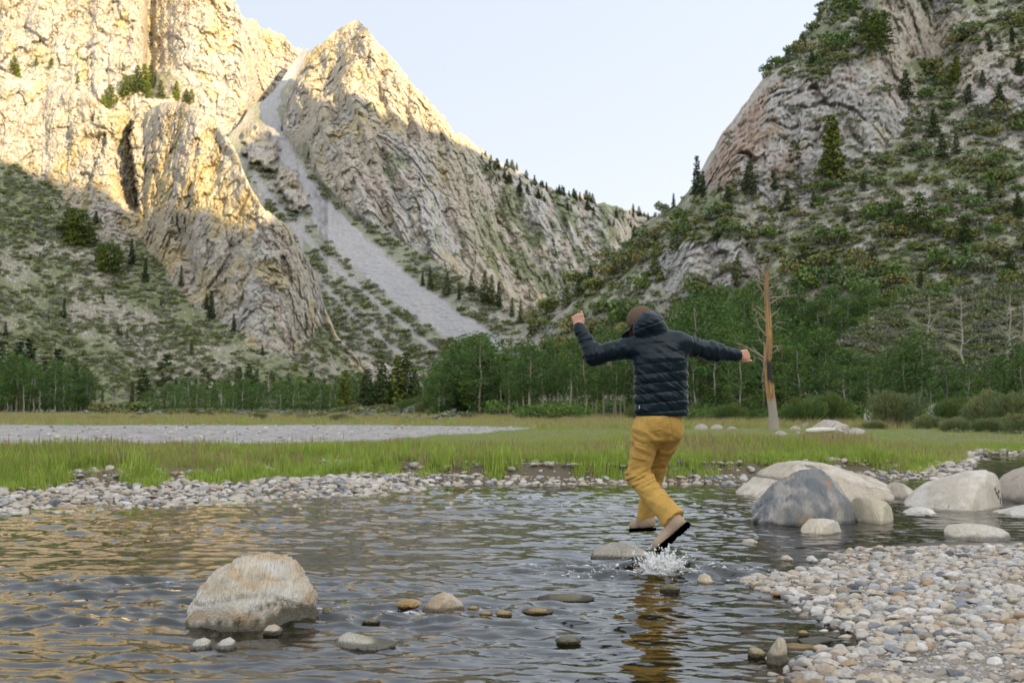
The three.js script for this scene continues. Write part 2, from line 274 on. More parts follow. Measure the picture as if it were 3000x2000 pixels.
const barWide = pw([[-9, 2.8], [-4, 2.6], [-2.4, 1.85], [-1.4, 1.1], [0, 0.7], [4, 0.62], [6.2, 0.7], [7.4, 0.3], [20, 0.3]]);
function floorAt(x, z, sd = shoreDist(x, z)) {
  const [d, far] = sd, n = noise(x * 0.9, z * 0.9, 1.5), m = noise(x * 3.1, z * 3.1, 7.5);
  if (d < 0) return -0.42 * (1 - Math.exp(d * 0.75)) - 0.02 + 0.06 * n * clamp(-d) + 0.03 * m;
  if (far) {
    const w = barWide(x) * (1 + 0.3 * noise(x * 0.8, 5.1)), b = smooth(0, 1, d / w), step = smooth(w * 0.92, w * 1.12 + 6 * smooth(5.6, 7.4, x), d);
    return 0.13 * b + 0.17 * step + (0.05 * n + 0.02 * m) * smooth(0, 0.6, d) + 0.06 * noise(x / 6, z / 6, 2) * smooth(2, 6, d);
  }
  return 0.17 * smooth(-0.3, 3.2, d) + (0.03 * n + 0.012 * m) * smooth(0, 0.5, d);
}
const isGravel = (x, z) => { const D = -z, u = 1500 + F * x / D; return smooth(-0.5, 0.5, (D - pw([[-900, 24], [700, 25.5], [1100, 29], [1400, 36], [1600, 46]])(u)) / 2 + 0.5 * noise(x / 3, z / 3)) * smooth(-0.5, 0.5, (pw([[-900, 52], [900, 52], [1250, 50], [1450, 47], [1600, 45]])(u) - D) / 3 + 0.5 * noise(x / 4, z / 5, 3)) * smooth(1600, 1540, u); };
function spaced(stops) { const out = []; for (let i = 0; i < stops.length - 1; i++) { const [a, sa] = stops[i], [b, sb] = stops[i + 1]; let x = a; while (x < b - 1e-6) { out.push(x); x += mix(sa, sb, (x - a) / (b - a)); } } out.push(stops[stops.length - 1][0]); return out; }
let grit;
const bareAt = (x, z, d) => smooth(0.05, 0.4, noise(x / 1.1, z / 0.8, 4.2) + 0.5 * noise(x / 0.4, z / 0.4, 2.2) + 0.75 * smooth(0.9, 0.1, d - barWide(x)) * (1 - 0.85 * smooth(4.2, 5.6, x)) - 0.42);
{
  const xs = spaced([[-420, 60], [-60, 5], [-14, 0.7], [-7, 0.09], [7, 0.09], [11, 0.18], [16, 0.8], [60, 5], [420, 60]]), zs = spaced([[-520, 40], [-120, 6], [-50, 1.2], [-22, 0.16], [-10, 0.08], [-3.5, 0.08], [2, 0.6], [10, 4], [200, 60]]);
  const nx = xs.length, nz = zs.length, P = new Float32Array(nx * nz * 3), C = new Float32Array(nx * nz * 3), U = new Float32Array(nx * nz * 2), I = [];
  for (let j = 0; j < nz; j++) for (let i = 0; i < nx; i++) {
    const x = xs[i], z = zs[j], sd = shoreDist(x, z), d = sd[0], y = floorAt(x, z, sd), n = noise(x * 1.7, z * 1.7, 3), m = noise(x * 6, z * 6, 9), o = (j * nx + i) * 3;
    let c;
    const mud = [0.07, 0.056, 0.036], sand = [0.21, 0.18, 0.14], soil = [0.11, 0.088, 0.058];
    if (d < 0) c = mix3([0.05, 0.043, 0.024], [0.095, 0.078, 0.042], clamp(0.5 + n + 0.5 * m));
    else if (sd[1]) {
      const w = barWide(x);
      c = mix3(mud, soil, smooth(0, w * 0.9, d + 0.2 * n));
      const grass = smooth(w * 1.05, w * 1.3, d + 0.12 * n);
      c = mix3(c, [0.12, 0.15, 0.045], grass * (1 - 0.8 * bareAt(x, z, d)));
      c = mix3(c, [0.27, 0.255, 0.24].map((q) => q * (1 + 0.35 * m + 0.25 * n)), isGravel(x, z));
    } else c = mix3(mix3(mud, sand, smooth(0.02, 0.5, d + 0.25 * n)), [0.3, 0.28, 0.25], clamp(0.4 * m + 0.3 * n));
    P[o] = x; P[o + 1] = y; P[o + 2] = z; C.set(c, o); U[(j * nx + i) * 2] = x; U[(j * nx + i) * 2 + 1] = z;
    if (i < nx - 1 && j < nz - 1) { const a = j * nx + i, b = a + nx; I.push(a, b, b + 1, a, b + 1, a + 1); }
  }
  const N = 512, px = new Uint8Array(N * N * 4);
  for (let i = 0; i < N * N; i++) { const v = 128 + 110 * (rnd() - 0.5) + 60 * noise((i % N) / 6, Math.floor(i / N) / 6); px[i * 4] = px[i * 4 + 1] = px[i * 4 + 2] = clamp(v, 0, 255); px[i * 4 + 3] = 255; }
  grit = new THREE.DataTexture(px, N, N); grit.wrapS = grit.wrapT = THREE.RepeatWrapping; grit.magFilter = THREE.LinearFilter; grit.repeat.set(0.6, 0.6); grit.needsUpdate = true;
  add(new THREE.Mesh(geo(P, I, C, U), vcol(0.95, { bumpMap: grit, bumpScale: 0.012 })), 'ground', 'valley floor with meadow, gravel bars and river bed', null, null, 'structure');
}
// river surface
const SPLASH = onLevel(1930, 1672, 0);
const wakes = [[745, 1820, 0.42, 0.5], [1300, 1780, 0.2, 0.3], [1815, 1630, 0.24, 0.3], [2360, 1545, 0.5, 0.4]].map(([u, v, r, a]) => { const p = onLevel(u, v, 0); return [p.x, p.z, r, a]; });
const chops = [[430, 1715, 1.1, 0.35, 1.5], [330, 1800, 0.9, 0.3, 1.2], [1120, 1800, 0.55, 0.35, 1.6], [1480, 1465, 1.8, 0.8, 1.0], [1960, 1660, 0.75, 0.35, 2.2], [1750, 1665, 0.5, 0.25, 2.0], [2150, 1680, 0.5, 0.3, 1.2], [1500, 1850, 1.2, 0.7, 0.5], [1750, 1500, 1.4, 0.9, 0.6], [2700, 1505, 1.4, 0.3, 0.9]].map(([u, v, rx, rz, a]) => { const p = onLevel(u, v, 0); return [p.x, p.z, rx, rz, a]; });
const calms = [[2560, 1860, 0.7, 0.6], [2400, 1640, 0.6, 0.7], [760, 1860, 0.7, 0.25], [2250, 1980, 0.5, 0.7], [900, 1640, 1.2, 0.6], [2750, 1540, 1.2, 0.5]].map(([u, v, rx, rz]) => { const p = onLevel(u, v, 0); return [p.x, p.z, rx, rz]; });
function waveAt(x, z) {
  // the current runs from the right background to the left foreground
  const a = x * 0.86 - z * 0.5, b = x * 0.5 + z * 0.86;
  let rough = 1 + 0.5 * noise(x * 0.35, z * 0.5, 2.2);
  for (const [cx, cz, rx, rz, k] of chops) rough += k * Math.exp(-(((x - cx) / rx) ** 2 + ((z - cz) / rz) ** 2));
  for (const [cx, cz, rx, rz] of calms) rough *= 1 - 0.72 * Math.exp(-(((x - cx) / rx) ** 2 + ((z - cz) / rz) ** 2));
  const w = noise(x * 1.3, z * 1.3, 5) * 0.5, rough2 = rough * (1.12 + 0.3 * smooth(0.5, -1.5, x));
  let h = 0.005 * (-z - 9.5) / rough2 + 0.007 * noise(a * 1.3 + w, b * 2.6 + w, 1) + 0.0118 * noise(x * 2.4 + w * 2, z * 5.8, 3.3) + 0.0066 * (1 - 2 * Math.abs(noise(x * 4.4 - w, z * 8.6 + w, 6.1))) + 0.0042 * noise(x * 8 + a, z * 13, 8.2) + 0.0012 * noise(x * 15 + w * 3, z * 22, 2.9);
  h *= rough * (1.12 + 0.3 * smooth(0.5, -1.5, x));
  for (const [cx, cz, r, k] of wakes) { const dx = x - cx, dz = z - cz, d = Math.hypot(dx, dz); if (d < r * 5) h += 0.012 * k * Math.sin((d - r) * 26) * Math.exp(-Math.max(0, d - r) * 2.2 / r); }
  const ds = Math.hypot(x - SPLASH.x, z - SPLASH.z); if (ds < 1.4) h += 0.02 * Math.sin((ds - 0.28) * 20) * Math.exp(-(((ds - 0.3) / 0.28) ** 2));
  return h;
}
{
  const xs = spaced([[-24, 1.5], [-9, 0.3], [-4.2, 0.028], [4.2, 0.028], [9, 0.1], [20, 1.5]]), zs = spaced([[-31, 0.9], [-20, 0.11], [-12, 0.06], [-8, 0.032], [-4.2, 0.022], [-3.5, 0.12], [3, 0.6], [11, 1.5]]);
  const nx = xs.length, nz = zs.length, P = new Float32Array(nx * nz * 3), U = new Float32Array(nx * nz * 2), I = [], wet = new Uint8Array(nx * nz);
  for (let j = 0; j < nz; j++) for (let i = 0; i < nx; i++) {
    const x = xs[i], z = zs[j], k = j * nx + i;
    P[k * 3] = x; P[k * 3 + 1] = waveAt(x, z); P[k * 3 + 2] = z; U[k * 2] = x; U[k * 2 + 1] = z;
    wet[k] = 1;
  }
  for (let j = 0; j < nz - 1; j++) for (let i = 0; i < nx - 1; i++) { const a = j * nx + i, b = a + nx; if ((i % 6 === 0 && j % 6 === 0)) { const d = shoreDist(xs[i], zs[j])[0]; const far = d > 1.2 ? 0 : 1; for (let q = 0; q < 6; q++) for (let r = 0; r < 6; r++) if (j + q < nz && i + r < nx) wet[(j + q) * nx + i + r] = far; } if (wet[a]) I.push(a, b, b + 1, a, b + 1, a + 1); }
  const N = 512, px = new Uint8Array(N * N * 4), S = [], T = new Float32Array(N * N); let big = 0;
  for (let i = 0; i < 70; i++) { const f = 6 * Math.pow(9, rnd()), t = rr(-0.9, 0.9) + (rnd() < 0.3 ? 1.57 : 0); S.push([Math.round(f * Math.sin(t) * 0.8), Math.round(f * Math.cos(t)), rr(0, 6.28), Math.pow(f, -1.15)]); }
  for (let j = 0; j < N; j++) for (let i = 0; i < N; i++) { let v = 0; for (const [a, b, c, d] of S) v += d * Math.sin(6.28318 * (a * i + b * j) / N + c); T[j * N + i] = v; big = Math.max(big, Math.abs(v)); }
  for (let i = 0; i < N * N; i++) { px[i * 4] = px[i * 4 + 1] = px[i * 4 + 2] = 128 + 127 * T[i] / big; px[i * 4 + 3] = 255; }
  const ripple = new THREE.DataTexture(px, N, N); ripple.wrapS = ripple.wrapT = THREE.RepeatWrapping; ripple.magFilter = THREE.LinearFilter; ripple.repeat.set(0.8, 1.1); ripple.needsUpdate = true;
  const water = new THREE.MeshPhysicalMaterial({ color: new THREE.Color().setRGB(0.36, 0.37, 0.25), bumpMap: ripple, bumpScale: 0.002, roughness: 0.03, transmission: 1, thickness: 0, ior: 1.55, side: THREE.DoubleSide });
  add(new THREE.Mesh(geo(P, I, null, U), water), 'river_water', 'rippled shallow river', null, null, 'structure');
  
}
// ---------- plants: each kind is grown once in a few variants from twigs and leaf faces, then set out one by one ----------
class Leaves {
  constructor() { this.P = []; this.C = []; }
  quad(c, a, b, col) { // a bent leaf or spray face: centre, half axes
    const P = this.P, x = c.x, y = c.y, z = c.z;
    P.push(x - a.x, y - a.y, z - a.z, x + b.x, y + b.y, z + b.z, x + a.x, y + a.y, z + a.z, x - a.x, y - a.y, z - a.z, x + a.x, y + a.y, z + a.z, x - b.x, y - b.y, z - b.z);
    for (let i = 0; i < 6; i++) this.C.push(...col);
  }
  geo() { const g = geo(this.P, null, this.C); return g; }
}
const V = (x, y, z) => new THREE.Vector3(x, y, z);
const dir = () => { const z = rr(-1, 1), t = rr(0, 6.2832), r = Math.sqrt(1 - z * z); return V(r * Math.cos(t), z, r * Math.sin(t)); };
function leafFace(L, c, s, col, flat = 0, asp = 0.6) { const a = dir(), t = dir(); a.y *= 1 - flat; a.normalize(); const b = a.clone().cross(t).normalize(); if (flat) { b.y *= 1 - flat; b.normalize(); } L.quad(c, a.multiplyScalar(s), b.multiplyScalar(s * asp), col); }
function tone(c, spread = 0.25) { const k = 1 + rr(-spread, spread), w = rr(-0.12, 0.12); return [c[0] * k * (1 + w), c[1] * k, c[2] * k * (1 - w)]; }
function limb(pts, radii, sides = 6) { // a tapered, slightly crooked stem
  const P = [], I = [];
  for (let i = 0; i < pts.length; i++) {
    const d = (i < pts.length - 1 ? pts[i + 1].clone().sub(pts[i]) : pts[i].clone().sub(pts[i - 1])).normalize(), n = Math.abs(d.y) > 0.9 ? V(1, 0, 0) : V(0, 1, 0), a = n.cross(d).normalize(), b = d.clone().cross(a);
    for (let k = 0; k < sides; k++) { const t = k / sides * 6.2832, r = radii[i]; P.push(pts[i].x + r * (a.x * Math.cos(t) + b.x * Math.sin(t)), pts[i].y + r * (a.y * Math.cos(t) + b.y * Math.sin(t)), pts[i].z + r * (a.z * Math.cos(t) + b.z * Math.sin(t))); if (i < pts.length - 1) { const q = i * sides + k, w = i * sides + (k + 1) % sides; I.push(q, w, w + sides, q, w + sides, q + sides); } }
  }
  return geo(P, I);
}
function crooked(a, b, n, amp) { const out = []; for (let i = 0; i <= n; i++) { const p = a.clone().lerp(b, i / n); if (i && i < n) p.add(V(rr(-amp, amp), rr(-amp, amp) * 0.3, rr(-amp, amp))); out.push(p); } return out; }
const taper = (n, a, b) => Array.from({ length: n + 1 }, (_, i) => mix(a, b, i / n));
const leafMat = new THREE.MeshPhysicalMaterial({ vertexColors: true, roughness: 0.9, specularIntensity: 0.15, side: THREE.DoubleSide, transmission: 0.32, thickness: 0 });
const needleMat = new THREE.MeshPhysicalMaterial({ vertexColors: true, roughness: 0.95, specularIntensity: 0.15, side: THREE.DoubleSide });
const barkPale = std([0.27, 0.245, 0.18], 0.9), barkGrey = std([0.3, 0.27, 0.23], 0.95), barkBrown = std([0.2, 0.13, 0.085], 0.95), deadWood = std([0.33, 0.295, 0.24], 0.9);
// unit-height prototypes (1 m tall), scaled when set out; each is a Group: trunk, crown
function bundle(partsList) { const g = new THREE.Group(); for (const [n, ge, m] of partsList) part(g, n, ge, m); return g; }
function aspen(low, wide, green, n) {
  const L = new Leaves(), wood = [], lean = rr(-0.05, 0.05), top = V(lean, 0.94, rr(-0.04, 0.04));
  const tr = crooked(V(0, -0.03, 0), top, 7, 0.012); wood.push(limb(tr, taper(7, 0.013, 0.003), 6));
  const k = 15;
  for (let i = 0; i < k; i++) {
    const t = mix(low, 0.97, (i + rr(0, 1)) / k), r = wide * Math.sin(Math.PI * clamp((t - low + 0.06) / (1.1 - low))) * rr(0.55, 1.15), a = i * 2.4 + rr(-0.5, 0.5), root = tr[Math.min(7, Math.floor(t * 7))].clone(); root.y = t * 0.94;
    const tip = V(root.x + r * 0.75 * Math.cos(a), t + rr(0.0, 0.07), root.z + r * 0.75 * Math.sin(a)); wood.push(limb(crooked(V(root.x, t - 0.05, root.z), tip, 2, 0.01), taper(2, 0.0045, 0.0012), 4));
    const c = tone(green, 0.16), sx = wide * rr(0.3, 0.46), sy = rr(0.05, 0.085);
    for (let q = 0; q < n; q++) { const d = dir(), m = Math.cbrt(rr(0.15, 1)); leafFace(L, V(tip.x + d.x * sx * m, tip.y + d.y * sy * m * 1.2, tip.z + d.z * sx * m), rr(0.008, 0.0155), tone(c, 0.28), 0, 0.75); }
  }
  return bundle([['trunk', mergeGeometries(wood), low < 0.2 ? barkGrey : barkPale], ['crown', L.geo(), leafMat]]);
}
function conifer(wide, low, green, gap, n, pointy = 1) {
  const L = new Leaves(), wood = [limb(crooked(V(0, -0.04, 0), V(0, 0.97, 0), 5, 0.006), taper(5, 0.022, 0.003), 6)];
  const k = Math.round(15 / gap);
  for (let i = 0; i < k; i++) {
    const t = mix(low, 0.98, i / (k - 1)), r = wide * Math.pow(1.02 - t, pointy) / Math.pow(1 - low, pointy) * rr(0.75, 1.15) + 0.012, m = 5 + Math.floor(rr(0, 3));
    for (let b = 0; b < m; b++) {
      const a = b / m * 6.28 + i * 1.3 + rr(-0.35, 0.35), len = r * rr(0.65, 1.15), dip = rr(-0.25, 0.12) * len, c = tone(green, 0.2);
      const nq = Math.max(4, Math.round(1.7 * n * len / wide));
      for (let q = 0; q < nq; q++) { const s = Math.sqrt((q + rr(0.1, 1)) / nq), w = 0.045 * (1.2 - s) + 0.012; leafFace(L, V(Math.cos(a) * len * s + rr(-w, w), t + dip * s + rr(-0.016, 0.016), Math.sin(a) * len * s + rr(-w, w)), rr(0.018, 0.04), tone(c, 0.3), 0.35, 0.6); }
    }
  }
  return bundle([['trunk', mergeGeometries(wood), barkBrown], ['crown', L.geo(), needleMat]]);
}
function pine(green) { // bare below, tufted and uneven above
  const L = new Leaves(), wood = [limb(crooked(V(0, -0.04, 0), V(rr(-0.04, 0.04), 0.95, 0), 6, 0.012), taper(6, 0.022, 0.005), 6)];
  for (let i = 0; i < 17; i++) {
    const t = mix(0.3, 0.97, i / 16), len = 0.2 * (1.12 - t) * rr(0.5, 1.3) + 0.03, a = rr(0, 6.28), tip = V(Math.cos(a) * len, t + rr(-0.01, 0.05), Math.sin(a) * len), c = tone(green, 0.18);
    wood.push(limb([V(0, t - 0.02, 0), tip], [0.006, 0.002], 4));
    for (let q = 0; q < 42; q++) { const d = dir(), m = Math.cbrt(rnd()); leafFace(L, V(tip.x * 0.85 + d.x * 0.065 * m, tip.y + d.y * 0.034 * m, tip.z * 0.85 + d.z * 0.065 * m), rr(0.018, 0.034), tone(c, 0.3), 0.2, 0.5); }
  }
  return bundle([['trunk', mergeGeometries(wood), barkBrown], ['crown', L.geo(), needleMat]]);
}
function bush(wide, green, n, leaf, lumps, mat = needleMat, spiky = 0) { // 1 m high, rounded, several stems
  const L = new Leaves(), wood = [];
  for (let i = 0; i < lumps; i++) {
    const a = i * 2.4, r = wide * Math.sqrt((i + 0.4) / lumps) * 0.72, h = rr(0.42, 0.72) * (1.08 - 0.45 * (r / wide)), c = tone(green, 0.16), sx = wide * rr(0.26, 0.4), sy = rr(0.2, 0.32), x = Math.cos(a) * r, z = Math.sin(a) * r;
    wood.push(limb(crooked(V(x * 0.15, -0.06, z * 0.15), V(x, h, z), 2, 0.04), taper(2, 0.022, 0.007), 4));
    for (let q = 0; q < n; q++) { const d = dir(), m = Math.cbrt(rr(0.1, 1)), p = V(x + d.x * sx * m, Math.max(0.02, h + d.y * sy * m), z + d.z * sx * m); if (spiky) { const o = V(p.x - x * 0.3, p.y + 0.25, p.z - z * 0.3).normalize().multiplyScalar(leaf * rr(0.8, 1.6)), s = dir().cross(o).normalize().multiplyScalar(leaf * 0.42); L.quad(p, o, s, tone(c, 0.26)); } else leafFace(L, p, leaf * rr(0.7, 1.3), tone(c, 0.28), 0.1, 0.65); }
  }
  return bundle([['stems', mergeGeometries(wood), barkGrey], ['foliage', L.geo(), mat]]);
}
function bare(n, spread, low, col = deadWood) { // leafless tree
  const wood = [limb(crooked(V(0, -0.03, 0), V(rr(-0.06, 0.06), 0.97, rr(-0.05, 0.05)), 7, 0.02), taper(7, 0.018, 0.004), 6)];
  const br = [];
  for (let i = 0; i < n; i++) { const t = mix(low, 0.95, (i + rnd()) / n), a = rr(0, 6.28), len = spread * (1.15 - t) * rr(0.5, 1.2), tip = V(Math.cos(a) * len, t + len * rr(0.2, 0.8), Math.sin(a) * len), mid = crooked(V(0, t, 0), tip, 3, 0.025); br.push(limb(mid, taper(3, 0.007, 0.002), 4)); for (let q = 0; q < 3; q++) { const s = mid[1 + (q % 3)], d = dir(); d.y = Math.abs(d.y) * 0.7; br.push(limb([s, s.clone().add(d.multiplyScalar(len * rr(0.25, 0.5)))], [0.003, 0.0012], 3)); } }
  return bundle([['trunk', mergeGeometries(wood), col], ['branches', mergeGeometries(br), col]]);
}
const GREEN = { aspen: [0.088, 0.15, 0.04], aspenBright: [0.12, 0.19, 0.045], pine: [0.055, 0.08, 0.03], juniper: [0.12, 0.15, 0.03], fir: [0.04, 0.066, 0.032], sage: [0.19, 0.205, 0.105], oak: [0.15, 0.175, 0.06], willow: [0.16, 0.195, 0.085], pale: [0.33, 0.3, 0.24], grey: [0.2, 0.205, 0.15] };  // the two aspen entries are a deeper and a brighter leaf green
reseed(77);
const ASPEN = [aspen(0.3, 0.17, GREEN.aspen, 95), aspen(0.42, 0.15, GREEN.aspen, 85), aspen(0.24, 0.2, GREEN.aspenBright, 100), aspen(0.36, 0.18, [0.075, 0.135, 0.038], 90), aspen(0.5, 0.16, GREEN.aspen, 85)];
const LOW = [aspen(0.06, 0.24, GREEN.aspen, 130), aspen(0.1, 0.22, [0.078, 0.135, 0.038], 125), aspen(0.05, 0.26, [0.1, 0.165, 0.042], 130)];
const FIR = [conifer(0.17, 0.08, GREEN.fir, 0.8, 9), conifer(0.22, 0.05, GREEN.pine, 0.85, 9, 0.8), conifer(0.15, 0.12, GREEN.pine, 0.9, 8)];
const JUNIPER = [conifer(0.24, 0.03, GREEN.juniper, 0.75, 13, 0.6), conifer(0.38, 0.02, [0.085, 0.115, 0.03], 0.75, 15, 0.55), conifer(0.3, 0.04, GREEN.pine, 0.8, 13, 0.65)];
const PINE = [pine(GREEN.pine), pine([0.055, 0.08, 0.03])];
const BUSH = [bush(0.85, GREEN.oak, 46, 0.085, 9), bush(1.0, [0.115, 0.155, 0.055], 46, 0.085, 9), bush(0.75, GREEN.sage, 44, 0.08, 8), bush(0.9, [0.19, 0.185, 0.075], 44, 0.08, 8), bush(0.8, [0.115, 0.175, 0.05], 46, 0.085, 8)];
const SMALL = [bush(0.9, GREEN.sage, 15, 0.17, 5), bush(1.1, GREEN.oak, 15, 0.18, 5), bush(1.0, GREEN.grey, 15, 0.16, 5)];
const WILLOW = [bush(0.8, GREEN.willow, 210, 0.042, 17, leafMat, 1), bush(1.0, [0.12, 0.175, 0.055], 210, 0.046, 17, leafMat, 1), bush(0.9, [0.17, 0.2, 0.09], 200, 0.046, 16, leafMat, 1)];
const BARE = [bare(12, 0.3, 0.35), bare(8, 0.22, 0.5), bare(16, 0.42, 0.3)];
const up = V(0, 1, 0);
function plant(proto, p, h, o, turn = rr(0, 6.28), wide = 1) {
  const g = proto.clone(); g.position.copy(p); g.scale.set(h * wide, h, h * wide); g.rotation.y = turn;
  return add(g, o[0], o[1], o[2], o[3]);
}
const px = (p) => -p.z / F; // metres per photograph pixel at a place
const pick = (a) => a[Math.floor(rnd() * a.length)];
// conifers and junipers on the mountain slopes
reseed(101);
const treesA = [[215, 718, 112], [243, 712, 100], [196, 690, 84], [258, 720, 70], [300, 792, 82], [322, 802, 104], [342, 797, 88], [292, 770, 60], [385, 778, 78], [425, 826, 72], [530, 842, 68], [618, 932, 84], [604, 905, 52], [684, 972, 56], [186, 932, 62], [141, 945, 28], [895, 962, 52], [15, 988, 50], [345, 982, 34], [371, 992, 30], [420, 972, 24], [280, 655, 42], [768, 1040, 34], [560, 1040, 44], [90, 1040, 30], [300, 880, 26], [470, 900, 26], [355, 990, 30]];
for (const [u, v, h] of treesA) { const p = gA.userData.find(u, v); plant(pick(u < 360 && v < 830 ? JUNIPER : FIR), p.clone().setY(p.y - 0.2), h * px(p), ['conifer', 'dark conifer on the sagebrush slope below the pale buttress', 'tree', 'conifers on the left slope'], undefined, u < 260 && v < 730 ? 1.25 : 1); }
for (const [u, v, h] of [[1260, 848, 62], [1238, 838, 46], [1380, 855, 62], [1420, 888, 96], [1441, 893, 90], [1462, 903, 82], [1310, 866, 72], [1345, 880, 44], [1500, 930, 60], [1525, 950, 70]]) { const p = gD.userData.find(u, v); plant(pick(FIR), p.clone().setY(p.y - 0.3), h * px(p), ['conifer', 'dark conifer below the peak beside the grey scree', 'tree', 'conifers at the right edge of the scree']); }
for (const [u, v, h] of [[365, 285, 72], [384, 274, 60], [402, 270, 84], [421, 264, 88], [440, 258, 76], [430, 282, 60], [300, 335, 62], [322, 306, 72], [312, 322, 50], [470, 285, 58], [516, 290, 62], [545, 300, 50], [360, 200, 30], [40, 208, 52], [50, 222, 46], [105, 178, 30], [228, 232, 24], [150, 190, 28], [560, 290, 40], [80, 330, 30]]) { const p = gB.userData.find(u, v); plant(pick(JUNIPER), p.clone().setY(p.y - 1), h * px(p), ['juniper', 'sunlit golden-green juniper on the high ledge of the massif', 'tree', 'junipers on the sunlit ledge']); }
for (let i = 0; i < 95; i++) { const t = i / 95, u = i < 45 ? rr(1395, 1600) : rr(1560, 1990), v = topC(u) + (i < 45 ? Math.abs(rr(-8, 75)) : i % 3 ? rr(1, 12) : rr(5, 60)), p = gC.userData.find(u, v); plant(pick(FIR), p.clone().setY(p.y - 1), rr(11, 34) * px(p), ['ridge_pine', 'tiny dark pine on the ridge running down from the peak', 'tree', 'pines along the far ridge'], undefined, rr(1.2, 2.0)); }
const treesE = [[2440, 522, 190, 0], [2448, 420, 80, 0], [2563, 150, 128, 1], [2590, 120, 100, 1], [2535, 100, 80, 1], [2803, 238, 86, 0], [2655, 288, 92, 2], [2737, 400, 84, 2], [2762, 466, 78, 2], [2803, 450, 62, 2], [2696, 682, 122, 1], [2640, 690, 80, 1], [2829, 726, 92, 2], [2609, 665, 72, 2], [2196, 568, 104, 2], [2329, 517, 112, 3], [2043, 574, 120, 4], [2060, 575, 80, 4], [1974, 614, 50, 4], [2961, 798, 72, 2], [2354, 788, 72, 2], [2558, 788, 78, 2], [1982, 732, 78, 1], [2966, 118, 52, 2], [2987, 216, 64, 2], [2267, 553, 62, 2], [2385, 604, 52, 2], [2308, 614, 62, 2], [2135, 614, 72, 2], [2247, 214, 58, 5], [2275, 200, 72, 5], [2300, 186, 52, 5], [2322, 170, 74, 5], [2352, 134, 60, 5], [2385, 92, 66, 5], [2402, 62, 60, 5], [2470, 62, 56, 5], [2500, 44, 62, 5], [2420, 120, 60, 5], [2380, 190, 50, 2], [2840, 300, 60, 2], [2880, 250, 50, 2], [2900, 140, 50, 2], [2930, 300, 60, 2], [1700, 870, 66, 2], [1730, 830, 56, 2], [1800, 800, 52, 1], [1860, 720, 60, 2], [1560, 985, 60, 1], [1610, 930, 56, 1], [1660, 900, 60, 1], [2900, 590, 56, 2], [2480, 650, 50, 2], [2530, 560, 50, 2], [2100, 700, 52, 2], [1920, 800, 60, 1], [2985, 640, 80, 2], [2160, 820, 70, 1], [2010, 690, 60, 1], [2440, 830, 76, 2], [2700, 850, 60, 2]];
for (const [u, v, h, k] of treesE) { const p = gE.userData.find(u, v), hs = k === 5 ? 0.62 : 1, pr = [JUNIPER[0], JUNIPER[1], JUNIPER[2], PINE[0], FIR[0], pick([BUSH[1], JUNIPER[1], BUSH[4]])][k]; plant(pr, p.clone().setY(p.y - 0.15), h * hs * px(p), ['juniper', k === 0 && h > 100 ? 'tallest bright green pointed juniper on the rocky hillside' : k === 3 ? 'sparse pine with bare orange trunk on the rocky hillside' : k === 4 ? 'dark pointed fir on the left skyline of the hill' : k === 5 ? 'dark juniper on the upper skyline of the hill' : 'green juniper on the bushy hillside at right', 'tree', 'junipers on the right hill'], undefined, k === 5 ? 0.9 : 1); }
// bushes on the right hill: the larger ones singly, the small ones as a mass
reseed(303);
function scatter(n, u0, u1, v0, v1, ok) { const out = []; let guard = 0; while (out.length < n && guard++ < n * 60) { const u = rr(u0, u1), v = rr(v0, v1); if (ok(u, v)) out.push([u, v]); } return out; }
const bushy = (u, v) => fbm(u / 130 + 3, v / 70, 2.7, 3) * 2.1 - 0.75 * rockE(u, v) + 0.3 * smooth(350, 900, v) + 0.05;
for (const [u, v] of scatter(292, 1470, 3060, -30, 1130, (u, v) => v > topE(u) + 6 && bushy(u, v) > rr(-0.3, 0.35))) { const p = gE.userData.find(u, v); plant(pick(BUSH), p.clone().setY(p.y - 0.12), rr(30, 64) * px(p) * (v > 700 ? 1.1 : 0.92), ['hillside_bush', 'rounded olive-green bush on the stony hillside at right', 'bush', 'bushes on the right hill'], undefined, rr(0.8, 1.15)); }
function massOf(protos, spots, name, label, category, hide) {
  const sets = protos.map(() => []);
  for (const s of spots) sets[Math.floor(rnd() * protos.length)].push(s);
  const root = new THREE.Group(), M = new THREE.Matrix4(), Q = new THREE.Quaternion(), E = new THREE.Euler();
  protos.forEach((pr, k) => { if (!sets[k].length) return; for (const c of pr.children.filter((c) => !hide || c.name !== hide)) { const im = new THREE.InstancedMesh(c.geometry, c.material, sets[k].length); sets[k].forEach(([p, h, w, tint], i) => { Q.setFromEuler(E.set(0, (i * 2.399) % 6.283, 0)); im.setMatrixAt(i, M.compose(p, Q, V(h * w, h, h * w))); }); im.name = c.name; im.userData.kind = 'stuff'; root.add(im); } });
  return add(root, name, label, category, null, 'stuff');
}
massOf(SMALL, scatter(5200, 1460, 3080, -60, 1160, (u, v) => v > topE(u) + 5 && bushy(u, v) > rr(-0.65, 0.2)).map(([u, v]) => { const p = gE.userData.find(u, v); return [p.setY(p.y - 0.05), rr(7, 21) * px(p), rr(0.9, 1.4)]; }), 'hillside_scrub', 'low grey-green scrub covering the stony hillside at right', 'scrub', 'stems');
massOf(SMALL, scatter(5200, -150, 1400, 470, 1170, (u, v) => v > topA(u) + 12 && rockA(u, v) < 0.3 && fbm(u / 90 + 9 - v / 140, v / 50, 4.4, 3) * 2 + greenPatch(u, v) + 0.35 * smooth(900, 1100, v) > rr(-0.45, 0.3)).map(([u, v]) => { const p = gA.userData.find(u, v); return [p.setY(p.y - 0.1), rr(4, 13) * px(p), rr(0.9, 1.5)]; }), 'slope_sagebrush', 'grey-green sagebrush scattered over the left slope', 'scrub', 'stems');
